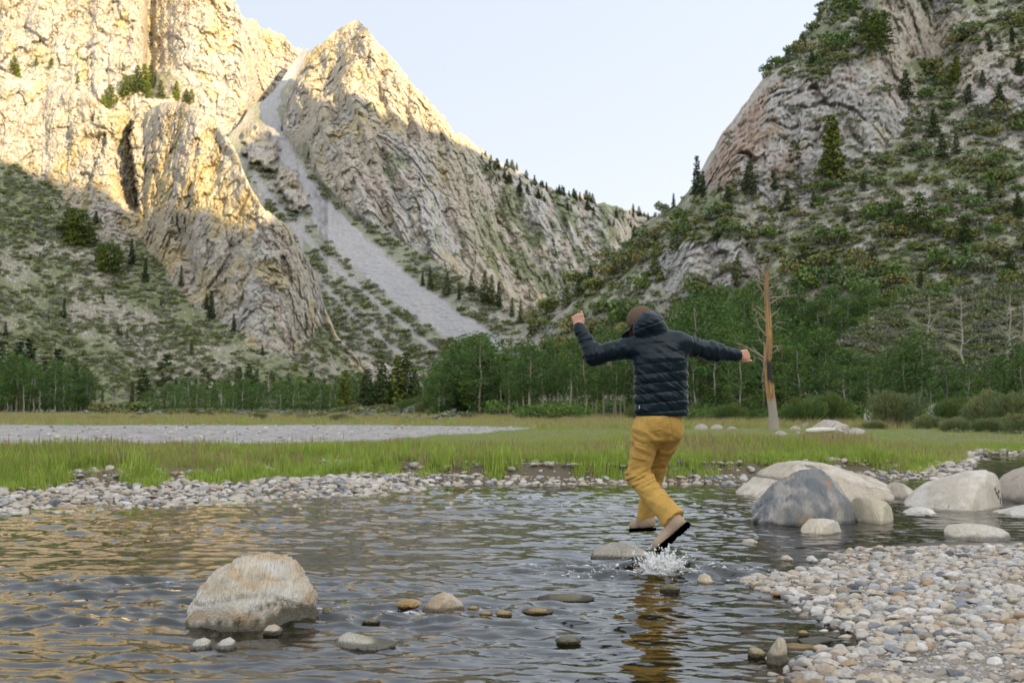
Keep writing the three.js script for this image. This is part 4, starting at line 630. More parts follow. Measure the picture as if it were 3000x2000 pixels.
// ---------- boulders: each built from its measured outline, lofted to its own depth ----------
function boulder({ line, base, deep, lean = 0, D, power = 2.3, rough = 0.03, crack, color, sink = 0.22, name = 'boulder', label, seed: sd = 1, cuts = 0, big = false }) {
  const u0 = line[0][0], u1 = line[line.length - 1][0], topv = pw(line), Df = D ?? EYE * F / (base - HOR), Dc = Df + deep * 0.55, m = Dc / F, uc = (u0 + u1) / 2, nx = big ? 150 : 80, na = big ? 100 : 48, P = [], C = [], I = [], U = [];
  const water = EYE - (base - HOR) * Df / F, w = (u1 - u0) * m / 2;
  const yTop = (u) => EYE - (topv(u) - HOR) * m - water;
  let hm = 0; for (let i = 0; i <= 40; i++) hm = Math.max(hm, yTop(mix(u0, u1, i / 40)));
  reseed(900 + sd); const planes = Array.from({ length: cuts }, () => [V(rr(-1, 1), rr(0.0, 0.9), rr(0.2, 1)).normalize(), rr(0.5, 0.8)]);
  for (let i = 0; i <= nx; i++) {
    const f = 0.5 - 0.5 * Math.cos(Math.PI * i / nx), u = mix(u0, u1, f), x = (u - uc) * m, e = Math.pow(Math.max(0, 1 - Math.pow(Math.abs(f * 2 - 1), 2.6)), 0.5), h = Math.max(0.004, yTop(u)) , r = deep * e;
    for (let j = 0; j <= na; j++) {
      const a = j / na * 6.2832, ca = Math.cos(a), sa = Math.sin(a), q = 2 / power;
      let y = sa >= 0 ? h * Math.pow(sa, q) : -Math.min(sink, hm * 1.2) * e * Math.pow(-sa, q), z = r * Math.sign(ca) * Math.pow(Math.abs(ca), q) + lean * Math.max(0, y);
      const s = 1 / hm, n1 = noise(x * s * 1.6 + sd * 7, y * s * 1.6, z * s * 1.6), n2 = fbm(x * s * 4 + sd, y * s * 4, z * s * 4, 3), [cf] = cells(x * s * 2.4 + sd, y * s * 2.4, z * s * 2.4);
      const n3 = fbm(x * s * 13 + sd, y * s * 16, z * s * 13, 3), k = 1 + rough * ((1.2 * n1 + 1.6 * n2 - 0.9 * cf) / 0.35 * 0.6 + 1.1 * n3); let px = x * (0.6 + 0.4 * k), py = y > 0 ? y * (0.75 + 0.25 * k) + rough * hm * 0.35 * n3 * Math.min(1, y / hm * 3) : y, pz = z * k;
      for (const [n, d] of planes) { const t = (px / w * n.x + py / hm * n.y + pz / deep * n.z) - d; if (t > 0) { px -= n.x * t * w * 0.75; pz -= n.z * t * deep * 0.75; } }
      let g = 0; if (crack) { g = crack(u, EYE - 0 ? HOR + (EYE - water - py) / m : 0, pz); pz -= Math.sign(pz) * g * 0.018 * Math.abs(ca); py -= g * 0.012 * Math.max(0, sa); }
      P.push(px, py, pz); U.push(px, py * 0.8 + pz * 0.8);
      C.push(...color(px, py, pz, { u, h, hm, n1, n2, cf, g, t: py / hm, sd }));
      if (i < nx && j < na) { const v = i * (na + 1) + j, t = v + na + 1; I.push(v, v + 1, t + 1, v, t + 1, t); }
    }
  }
  let g = geo(P, I, C, U); g = mergeVertices(g, 1e-4); g.computeVertexNormals();
  const b = new THREE.Mesh(g, boulderMat); b.position.copy(at(uc, HOR, Dc)).setY(water); return add(b, name, label, 'boulder');
}
const roughStone = grit.clone(); roughStone.repeat.set(1.3, 1.3); roughStone.needsUpdate = true;
const boulderMat = vcol(0.9, { bumpMap: roughStone, bumpScale: 0.02 });
const speck = (x, y, z, s) => 1 + 0.16 * noise(x * 40 * s, y * 40 * s, z * 40 * s) + 0.12 * noise(x * 95 * s, y * 95 * s, z * 95 * s);
const times = (c, k) => [c[0] * k, c[1] * k, c[2] * k];
function granite(base, alt, dark, wet = 0.035, s = 1) { return (x, y, z, o) => { let c = mix3(base, alt, smooth(-0.25, 0.4, fbm(x * 3 + o.sd, y * 5, z * 3, 4) * 2)); c = mix3(c, dark, smooth(0.3, 0.6, fbm(x * 6, y * 6 + o.sd, z * 6, 3) * 2) * 0.5); c = times(c, speck(x, y, z, s)); if (o.g) c = mix3(c, [0.08, 0.065, 0.05], clamp(o.g)); return wet < 0 ? c : mix3(c, times(c, 0.32), smooth(wet * (1 + 0.7 * noise(x * 9, z * 9, 3)), wet * 0.4, y)); }; }
const seam = (pts, wide) => { const f = pw(pts); return (u, v) => (u > pts[0][0] && u < pts[pts.length - 1][0] ? smooth(wide * 1.5, 0, Math.abs(v - f(u) - 4 * noise(u / 26, 2))) : 0); };
const seamV = (pts, wide) => { const f = pw(pts); return (u, v) => (v > pts[0][0] && v < pts[pts.length - 1][0] ? smooth(wide, 0, Math.abs(u - f(v) - 3 * noise(v / 9, 2))) : 0); };
const cream = [0.5, 0.435, 0.33], buff = [0.43, 0.365, 0.28], white = [0.55, 0.52, 0.465], umber = [0.25, 0.19, 0.13];
boulder({ big: true, sd: 1, base: 1829, deep: 0.36, rough: 0.1, cuts: 8, power: 2.5, label: 'big cream boulder with dark wet foot standing in the left foreground water', line: [[547, 1816], [551, 1768], [570, 1722], [592, 1704], [620, 1680], [660, 1650], [700, 1632], [745, 1625], [800, 1622], [836, 1628], [862, 1652], [890, 1690], [915, 1724], [928, 1760], [940, 1790], [938, 1816]],
  crack: (u, v) => Math.max(seam([[560, 1756], [640, 1740], [740, 1728], [830, 1722], [925, 1760]], 4)(u, v) * 0.7, seam([[740, 1800], [800, 1770], [860, 1752], [930, 1762]], 3)(u, v), seam([[640, 1690], [760, 1672], [880, 1690]], 3)(u, v) * 0.4),
  color: (x, y, z, o) => { const b = fbm(x * 4 + 4, y * 16 + x * 5, z * 6, 4) * 2; let c = mix3(cream, [0.52, 0.5, 0.44], smooth(-0.1, 0.4, b)); c = mix3(c, [0.42, 0.29, 0.16], smooth(0.15, 0.5, -b + 0.25 * noise(x * 7, y * 14, z * 7)) * 0.6); c = times(c, speck(x, y, z, 1)); c = mix3(c, [0.2, 0.16, 0.11], clamp(o.g * 0.5)); const moss = smooth(0.0, 0.03, 0.042 + 0.05 * noise(x * 6 + 2, 1, z * 5) + 0.03 * noise(x * 25, y * 25, z * 25) + 0.05 * smooth(0.0, 0.25, x) - y); return mix3(c, [0.075, 0.066, 0.04], moss * 0.9); } });
boulder({ big: true, sd: 2, base: 1543, deep: 0.62, rough: 0.1, cuts: 7, power: 2.2, lean: -0.1, label: 'dark grey mottled boulder with a small orange patch beside the right gravel bar', line: [[2201, 1540], [2206, 1515], [2222, 1480], [2250, 1445], [2280, 1412], [2320, 1388], [2352, 1376], [2392, 1374], [2420, 1386], [2450, 1410], [2480, 1440], [2500, 1470], [2515, 1505], [2527, 1538]],
  color: (x, y, z, o) => { const b = fbm(x * 5.5, y * 3, z * 5, 5) * 2; let c = mix3([0.2, 0.205, 0.2], [0.36, 0.335, 0.3], smooth(-0.15, 0.4, b)); c = mix3(c, [0.12, 0.14, 0.15], smooth(0.05, 0.4, fbm(x * 7 + y * 3, y * 4.5, z * 7 + 9, 5) * 2) * 0.75); c = mix3(c, [0.4, 0.26, 0.13], smooth(0.25, 0.55, noise(x * 4, y * 3, 6) + 0.3 * noise(x * 15, y * 15, 1)) * 0.55); c = mix3(c, [0.34, 0.2, 0.12], smooth(0.05, 0.015, Math.hypot(x - 0.17, (y - 0.36)) + 0.03 * noise(x * 30, y * 30, 2)) * 0.9); c = times(c, speck(x, y, z, 1)); return mix3(c, times(c, 0.35), smooth(0.06 + 0.05 * noise(x * 8, 3, z * 8), 0.02, y)); } });
boulder({ big: true, sd: 3, base: 1466, deep: 1.15, rough: 0.022, cuts: 2, power: 2.1, label: 'long low tan boulder with cracks behind the dark grey boulder', line: [[2160, 1452], [2166, 1440], [2185, 1425], [2205, 1412], [2228, 1395], [2250, 1372], [2290, 1353], [2350, 1348], [2400, 1354], [2450, 1366], [2500, 1382], [2540, 1392], [2570, 1406], [2600, 1424], [2612, 1440], [2600, 1462]].map((p, i, a) => (i === a.length - 1 ? [2618, 1464] : p)),
  crack: (u, v) => Math.max(seam([[2222, 1392], [2240, 1398], [2262, 1410]], 4)(u, v), seam([[2320, 1359], [2345, 1360], [2366, 1366]], 4)(u, v), seam([[2470, 1408], [2540, 1420], [2600, 1440]], 2)(u, v) * 0.4), color: granite([0.473, 0.408, 0.318], [0.6, 0.54, 0.45], umber) });
boulder({ sd: 4, base: 1468, deep: 0.5, rough: 0.03, cuts: 2, label: 'small tan wedge of rock split from the long tan boulder', line: [[2602, 1462], [2610, 1424], [2622, 1410], [2640, 1416], [2662, 1432], [2690, 1444], [2697, 1464]], color: granite([0.464, 0.404, 0.318], [0.58, 0.53, 0.44], umber, 0.07) });
boulder({ sd: 5, base: 1534, deep: 0.42, rough: 0.03, cuts: 3, power: 2.8, label: 'squarish pale yellow boulder touching the right side of the dark grey boulder', line: [[2498, 1530], [2504, 1458], [2520, 1453], [2560, 1458], [2592, 1468], [2612, 1486], [2621, 1510], [2623, 1532]], color: granite([0.482, 0.43, 0.31], [0.5, 0.45, 0.33], [0.32, 0.28, 0.17], 0.03) });
boulder({ sd: 6, base: 1564, deep: 0.18, rough: 0.06, cuts: 3, label: 'small cream rock in front of the dark grey boulder', line: [[2341, 1560], [2352, 1535], [2370, 1517], [2400, 1516], [2440, 1520], [2456, 1528], [2466, 1552]], color: granite([0.568, 0.499, 0.378], white, [0.42, 0.32, 0.18], 0.02) });
boulder({ big: true, sd: 7, base: 1497, deep: 0.75, rough: 0.022, cuts: 3, power: 2.3, label: 'large smooth pale boulder with a few black spots at right', line: [[2660, 1488], [2668, 1474], [2690, 1452], [2720, 1424], [2760, 1404], [2800, 1392], [2850, 1378], [2895, 1375], [2925, 1388], [2942, 1412], [2954, 1440], [2957, 1470], [2950, 1492]], color: (x, y, z, o) => { const c = granite([0.516, 0.456, 0.37], [0.62, 0.58, 0.5], [0.45, 0.36, 0.28], 0.03)(x, y, z, o); let k = 0; for (const [a, b] of [[0.34, 0.21], [0.37, 0.16], [0.41, 0.18], [0.385, 0.13], [0.42, 0.1], [0.355, 0.17], [0.42, 0.06]]) k = Math.max(k, smooth(0.024, 0.014, Math.hypot(x - a, y - b))); return z > 0 ? mix3(c, [0.05, 0.045, 0.035], k) : c; } });
boulder({ sd: 8, base: 1480, deep: 0.8, rough: 0.025, cuts: 3, label: 'brownish boulder cut by the right edge of the picture', line: [[2930, 1472], [2936, 1420], [2950, 1400], [2975, 1384], [3005, 1370], [3060, 1352], [3120, 1360], [3170, 1400], [3200, 1470]], color: granite([0.43, 0.37, 0.301], [0.42, 0.36, 0.29], umber, 0.1) });
boulder({ sd: 9, base: 1512, deep: 0.3, rough: 0.04, label: 'flat white slab at the right edge beside the spotted boulder', line: [[2904, 1504], [2920, 1495], [2960, 1488], [3000, 1478], [3060, 1470], [3100, 1490], [3110, 1508]], color: granite(white, cream, umber, 0.015) });
boulder({ sd: 10, base: 1508, deep: 0.16, rough: 0.05, label: 'small flat white rock in the water left of the spotted boulder', line: [[2638, 1503], [2655, 1492], [2672, 1484], [2700, 1483], [2722, 1488], [2738, 1503]], color: granite(white, [0.7, 0.67, 0.62], buff, 0.012) });
boulder({ sd: 11, base: 1582, deep: 0.22, rough: 0.035, cuts: 2, power: 3, label: 'long flat pale rock in the water at the far side of the right gravel bar', line: [[2763, 1574], [2768, 1548], [2785, 1535], [2830, 1531], [2890, 1536], [2930, 1546], [2946, 1556], [2949, 1576]], color: granite([0.55, 0.499, 0.404], white, [0.42, 0.32, 0.2], 0.06) });
boulder({ sd: 12, base: 1631, deep: 0.22, rough: 0.03, label: 'low grey stepping stone in the water beside the splash', line: [[1727, 1626], [1745, 1608], [1770, 1592], [1795, 1586], [1830, 1588], [1868, 1600], [1892, 1612], [1906, 1624]], color: granite([0.396, 0.361, 0.297], [0.52, 0.48, 0.4], umber, 0.035) });
boulder({ sd: 13, base: 1783, deep: 0.13, rough: 0.06, cuts: 3, label: 'brown streaked rock poking out of the middle foreground water', line: [[1240, 1776], [1258, 1752], [1278, 1738], [1300, 1729], [1325, 1738], [1348, 1756], [1362, 1774]], color: granite([0.361, 0.275, 0.181], [0.54, 0.46, 0.36], [0.22, 0.15, 0.09], 0.02, 2) });
boulder({ sd: 14, base: 1772, deep: 0.1, rough: 0.06, label: 'low rusty rock touching the left of the brown streaked rock', line: [[1152, 1768], [1168, 1756], [1190, 1750], [1222, 1752], [1246, 1766]], color: granite([0.31, 0.189, 0.0688], [0.42, 0.3, 0.16], umber, 0.012, 2) });
boulder({ sd: 15, base: 1886, deep: 0.08, rough: 0.05, cuts: 2, label: 'left of two small pale rocks in front of the big cream boulder', line: [[566, 1882], [580, 1868], [598, 1862], [615, 1868], [626, 1882]], color: granite([0.396, 0.37, 0.31], [0.54, 0.5, 0.42], umber, 0.012, 2) });
boulder({ sd: 16, base: 1885, deep: 0.08, rough: 0.05, cuts: 2, label: 'right of two small pale rocks in front of the big cream boulder', line: [[640, 1881], [655, 1868], [674, 1861], [688, 1870], [697, 1882]], color: granite([0.413, 0.387, 0.327], [0.56, 0.52, 0.44], umber, 0.012, 2) });
boulder({ sd: 17, base: 1842, deep: 0.07, rough: 0.05, label: 'tiny pale rock at the foot of the big cream boulder', line: [[778, 1838], [790, 1826], [806, 1823], [822, 1832], [832, 1839]], color: granite([0.43, 0.378, 0.284], cream, umber, 0.01, 2) });
boulder({ sd: 18, base: 1884, deep: 0.11, rough: 0.05, cuts: 2, label: 'flat mossy rock tapering to the right in the foreground water', line: [[988, 1872], [998, 1852], [1020, 1846], [1060, 1856], [1090, 1864], [1125, 1874], [1165, 1882]], color: granite([0.43, 0.404, 0.327], [0.3, 0.28, 0.16], [0.2, 0.19, 0.1], 0.022, 2) });
boulder({ sd: 19, base: 1703, deep: 0.09, rough: 0.06, cuts: 2, label: 'small cream rock just right of the splash', line: [[2040, 1696], [2050, 1680], [2062, 1674], [2078, 1684], [2086, 1698]], color: granite([0.516, 0.43, 0.31], cream, umber, 0.012, 2) });
boulder({ sd: 20, base: 1590, deep: 0.08, rough: 0.05, label: 'flat cream rock in the water behind the splash to the right', line: [[2170, 1586], [2182, 1576], [2200, 1574], [2218, 1584]], color: granite([0.482, 0.43, 0.327], cream, umber, 0.01, 2) });
boulder({ sd: 21, base: 1638, deep: 0.06, rough: 0.05, label: 'left of two round pale rocks standing alone in the calm water at right', line: [[2283, 1633], [2290, 1624], [2303, 1622], [2316, 1630], [2319, 1636]], color: granite(cream, white, umber, 0.01, 2) });
boulder({ sd: 22, base: 1642, deep: 0.06, rough: 0.05, label: 'right of two round pale rocks standing alone in the calm water at right', line: [[2358, 1638], [2364, 1626], [2376, 1623], [2388, 1632], [2390, 1640]], color: granite(white, [0.7, 0.68, 0.62], umber, 0.01, 2) });
boulder({ sd: 23, base: 1922, deep: 0.07, rough: 0.09, cuts: 4, label: 'pointed brown rock standing up at the edge of the near pool', line: [[2240, 1912], [2252, 1896], [2262, 1880], [2272, 1864], [2282, 1861], [2296, 1870], [2300, 1890], [2304, 1914]], color: granite([0.361, 0.301, 0.215], [0.5, 0.43, 0.33], umber, 0.03, 2) });
boulder({ sd: 24, base: 1908, deep: 0.08, rough: 0.05, label: 'low ochre rock left of the pointed brown rock', line: [[2186, 1904], [2196, 1892], [2212, 1890], [2228, 1896], [2236, 1905]], color: granite([0.31, 0.249, 0.129], [0.44, 0.37, 0.22], umber, 0.012, 2) });
for (const [u0, u1, v0, v1, l] of [[1575, 1740, 1739, 1752, 'dark mossy hump barely breaking the water left of the splash reflection'], [1625, 1700, 1858, 1872, 'dark mossy hump in the lower middle water'], [1535, 1620, 1778, 1788, 'yellowish hump in the middle of the river'], [1930, 1990, 1705, 1722, 'dark wet rock below the splash'], [1370, 1405, 1768, 1778, 'ochre stone first right of the brown streaked rock'], [1405, 1445, 1784, 1794, 'ochre stone second right of the brown streaked rock'], [1450, 1500, 1782, 1794, 'ochre stone third right of the brown streaked rock'], [1530, 1620, 1776, 1787, 'ochre slab at the end of the row of wet stones'], [1065, 1115, 1806, 1816, 'mossy stone between the cream boulder and the brown rock'], [2330, 2364, 1838, 1849, 'small ochre rock in the near pool'], [2520, 2620, 1600, 1618, 'dark flat rock at the head of the right gravel bar'], [942, 978, 1772, 1796, 'brown rock at the right foot of the big cream boulder']]) { if (l.startsWith('yellowish')) continue; boulder({ sd: Math.round(u0), base: v1, deep: (u1 - u0) * 0.0011 * 0.8, rough: 0.05, label: l, sink: 0.1, line: [[u0, v1 - 1], [mix(u0, u1, 0.2), mix(v1, v0, 0.75)], [mix(u0, u1, 0.45), v0], [mix(u0, u1, 0.75), mix(v1, v0, 0.8)], [u1, v1 - 1]], color: l.includes('ochre') ? granite([0.292, 0.206, 0.0774], [0.4, 0.3, 0.15], umber, 0.01, 2) : granite([0.129, 0.112, 0.0645], [0.2, 0.17, 0.1], [0.1, 0.09, 0.05], 0.008, 2) }); }
// pale rocks and driftwood by the dead trunk
for (const [u0, u1, v0, v1, D, l] of [[2372, 2500, 1228, 1268, 44, 'broad pale rock behind the driftwood log'], [2310, 2350, 1246, 1264, 44, 'round white rock right of the dead trunk'], [2345, 2378, 1236, 1256, 46, 'grey rock behind the round white rock'], [2330, 2346, 1262, 1272, 42, 'small white rock near the foot of the dead trunk'], [2475, 2545, 1252, 1272, 43, 'flat white rock at the right end of the pale rocks'], [2398, 2428, 1252, 1270, 43, 'white rock in front of the broad pale rock'], [2265, 2310, 1260, 1280, 41, 'low rock against the foot of the dead trunk'], [2528, 2556, 1238, 1256, 46, 'white rock left of the round willow'], [2712, 2786, 1182, 1216, 52, 'grey boulder among the bushes right of the round willow'], [2530, 2560, 1202, 1226, 48, 'leaning tan slab left under the round willow'], [2030, 2080, 1240, 1262, 46, 'pale pointed rock at the meadow edge right of the person'], [2078, 2125, 1242, 1260, 46, 'white rock beside the pale pointed rock'], [2125, 2165, 1248, 1262, 45, 'grey rock at the end of the row right of the person']]) boulder({ sd: Math.round(u0 + v0), D: v1 > 1235 ? Math.min(D, 0.8 * F / (v1 - HOR)) : D, base: v1 + 2, deep: (u1 - u0) * D / F * 0.4, rough: 0.06, cuts: 4, label: l, line: [[u0, v1], [mix(u0, u1, 0.12), mix(v1, v0, 0.6)], [mix(u0, u1, 0.35), v0], [mix(u0, u1, 0.6), mix(v1, v0, 0.9)], [mix(u0, u1, 0.88), mix(v1, v0, 0.6)], [u1, v1]], color: granite(l.includes('grey') ? [0.3, 0.3, 0.295] : [0.38, 0.345, 0.29], [0.42, 0.4, 0.36], umber, -1, 0.3) });
{
  const g = new THREE.Group(), D = 37, w = std([0.6, 0.56, 0.49], 0.9), b = floorSpot(2410, D), k = D / F;
  part(g, 'log', limb(crooked(V(-50 * k, 0.06, 0), V(34 * k, 0.1, 0.1), 5, 0.02), [0.05, 0.085, 0.09, 0.08, 0.07, 0.05], 9), w);
  for (const [x0, y0, x1, y1] of [[24, 8, 48, 22], [40, 4, 56, 26], [38, 10, 62, 2], [20, 8, 30, 28]]) part(g, 'root', limb(crooked(V(x0 * k, y0 * k, 0), V(x1 * k, y1 * k, rr(-0.1, 0.2)), 3, 0.02), taper(3, 0.045, 0.012), 6), w);
  g.position.copy(b); add(g, 'driftwood_log', 'bleached driftwood log with forked roots in the meadow beside the pale rocks', 'log');
}
// ---------- the person: distance fields joined smoothly and turned into surfaces ----------
const PD = 8.66, jp = (u, v, dz = 0) => at(u, v, PD - dz), jpx = (u) => (u - 1500) / F * PD, MPP = PD / F;
function cone(p, a, b, ra, rb) { const bx = b.x - a.x, by = b.y - a.y, bz = b.z - a.z, px_ = p.x - a.x, py = p.y - a.y, pz = p.z - a.z, t = clamp((px_ * bx + py * by + pz * bz) / (bx * bx + by * by + bz * bz)); return Math.hypot(px_ - bx * t, py - by * t, pz - bz * t) - (ra + (rb - ra) * t); }
const smin = (a, b, k) => { const h = Math.max(k - Math.abs(a - b), 0) / k; return Math.min(a, b) - h * h * k * 0.25; };
const smax = (a, b, k) => -smin(-a, -b, k);
function egg(p, c, rx, ry, rz) { const x = (p.x - c.x) / rx, y = (p.y - c.y) / ry, z = (p.z - c.z) / rz, k = Math.hypot(x, y, z), g = Math.hypot(x / rx, y / ry, z / rz); return g < 1e-6 ? -Math.min(rx, ry, rz) : k * (k - 1) / g; }
function skinOf(f, lo, hi, h, color) { // surface nets
  const nx = Math.ceil((hi.x - lo.x) / h) + 1, ny = Math.ceil((hi.y - lo.y) / h) + 1, nz = Math.ceil((hi.z - lo.z) / h) + 1, A = new Float32Array(nx * ny * nz), p = V(), B = 5;
  for (let k0 = 0; k0 < nz; k0 += B) for (let j0 = 0; j0 < ny; j0 += B) for (let i0 = 0; i0 < nx; i0 += B) {
    p.set(lo.x + (i0 + B / 2) * h, lo.y + (j0 + B / 2) * h, lo.z + (k0 + B / 2) * h); const c = f(p), skip = Math.abs(c) > h * B * 1.35 + 0.02;
    for (let k = k0; k < Math.min(nz, k0 + B); k++) for (let j = j0; j < Math.min(ny, j0 + B); j++) for (let i = i0; i < Math.min(nx, i0 + B); i++) A[(k * ny + j) * nx + i] = skip ? c : f(p.set(lo.x + i * h, lo.y + j * h, lo.z + k * h));
  }
  const v = new Float64Array(8), P = [], I = [], id = new Int32Array(nx * ny * nz).fill(-1), at3 = (i, j, k) => A[(k * ny + j) * nx + i];
  for (let k = 0; k < nz - 1; k++) for (let j = 0; j < ny - 1; j++) for (let i = 0; i < nx - 1; i++) {
    let m = 0, x = 0, y = 0, z = 0, n = 0; const o = (k * ny + j) * nx + i; if (Math.abs(A[o]) > h * 4) continue;
    for (let c = 0; c < 8; c++) { v[c] = A[o + (c & 1) + ((c >> 1) & 1) * nx + (c >> 2) * nx * ny]; if (v[c] < 0) m |= 1 << c; }
    if (m === 0 || m === 255) continue;
    for (let a = 0; a < 8; a++) for (const bit of [1, 2, 4]) { const b = a | bit; if (a === b) continue; if ((v[a] < 0) !== (v[b] < 0)) { const t = v[a] / (v[a] - v[b]); x += mix(a & 1, b & 1, t); y += mix((a >> 1) & 1, (b >> 1) & 1, t); z += mix(a >> 2, b >> 2, t); n++; } }
    id[(k * ny + j) * nx + i] = P.length / 3; P.push(lo.x + (i + x / n) * h, lo.y + (j + y / n) * h, lo.z + (k + z / n) * h);
  }
  const q = (i, j, k) => id[(k * ny + j) * nx + i], face = (a, b, c, d, flip) => { if (a < 0 || b < 0 || c < 0 || d < 0) return; if (flip) I.push(a, c, b, a, d, c); else I.push(a, b, c, a, c, d); };
  for (let k = 1; k < nz - 1; k++) for (let j = 1; j < ny - 1; j++) for (let i = 1; i < nx - 1; i++) {
    const v0 = at3(i, j, k), s = v0 < 0; if (Math.abs(v0) > h * 4) continue;
    if (s !== at3(i + 1, j, k) < 0) face(q(i, j - 1, k - 1), q(i, j, k - 1), q(i, j, k), q(i, j - 1, k), !s);
    if (s !== at3(i, j + 1, k) < 0) face(q(i - 1, j, k - 1), q(i, j, k - 1), q(i, j, k), q(i - 1, j, k), s);
    if (s !== at3(i, j, k + 1) < 0) face(q(i - 1, j - 1, k), q(i, j - 1, k), q(i, j, k), q(i - 1, j, k), !s);
  }
  const N = new Float32Array(P.length), C = color ? new Float32Array(P.length) : null, e = h * 0.6;
  for (let i = 0; i < P.length; i += 3) {
    const g = (a, b, c) => f(p.set(P[i] + a, P[i + 1] + b, P[i + 2] + c)), x = g(e, 0, 0) - g(-e, 0, 0), y = g(0, e, 0) - g(0, -e, 0), z = g(0, 0, e) - g(0, 0, -e), l = Math.hypot(x, y, z) || 1;
    N[i] = x / l; N[i + 1] = y / l; N[i + 2] = z / l; if (C) C.set(color(p.set(P[i], P[i + 1], P[i + 2])), i);
  }
  const G = geo(P, I, C); G.setAttribute('normal', new THREE.BufferAttribute(N, 3)); return G;
}
const box = (u0, v0, u1, v1, z0, z1) => [V(at(u0, v1, PD).x, at(u0, v1, PD).y, -PD + z0), V(at(u1, v0, PD).x, at(u1, v0, PD).y, -PD + z1)];
const J = { neck: jp(1900, 985, -0.01), head: jp(1880, 947, -0.06), chin: jp(1856, 975, -0.12), shL: jp(1866, 1012, -0.01), elL: jp(1740, 1041, -0.04), wrL: jp(1697, 960, -0.09), shR: jp(1990, 1006, 0), elR: jp(2090, 1029, -0.12), wrR: jp(2160, 1040, -0.17), chest: jp(1930, 1050, 0), belly: jp(1930, 1150, 0), pelvis: jp(1932, 1238, 0), hipL: jp(1897, 1262, 0.01), knL: jp(1868, 1396, -0.05), anL: jp(1980, 1528, 0.16), hipR: jp(1960, 1258, -0.02), knR: jp(1922, 1372, -0.26), anR: jp(1889, 1524, -0.33) };
const person = new THREE.Group();
person.position.set(0, 0, 0);
// boots: local frames, heel to toe
function frame(heel, toe, upHint) { const f = toe.clone().sub(heel).normalize(), s = f.clone().cross(upHint).normalize(), u = s.clone().cross(f); return { o: heel, f, u, s, loc: (p, t = V()) => { const x = p.x - heel.x, y = p.y - heel.y, z = p.z - heel.z; return t.set(x * f.x + y * f.y + z * f.z, x * u.x + y * u.y + z * u.z, x * s.x + y * s.y + z * s.z); }, wor: (x, y, z) => heel.clone().addScaledVector(f, x).addScaledVector(u, y).addScaledVector(s, z) }; }
const FL = frame(jp(2021, 1540, 0.2), jp(1927, 1623, 0.16), V(-0.62, 0.66, -0.42)), FR = frame(jp(1911, 1556, -0.26), jp(1858, 1558, -0.5), V(0.02, 1, 0.05));
const BK = [V(0.055, 0.072, 0), V(0.22, 0.045, 0), V(0.05, 0.06, 0), V(0.225, 0.043, 0)];
const bootShape = (q, ank) => { let d = cone(q, BK[0], BK[1], 0.047, 0.039); d = smin(d, cone(q, BK[2], ank, 0.044, 0.048), 0.04); d = smin(d, egg(q, BK[3], 0.06, 0.037, 0.045), 0.03); return smax(d, 0.02 - q.y, 0.012); };
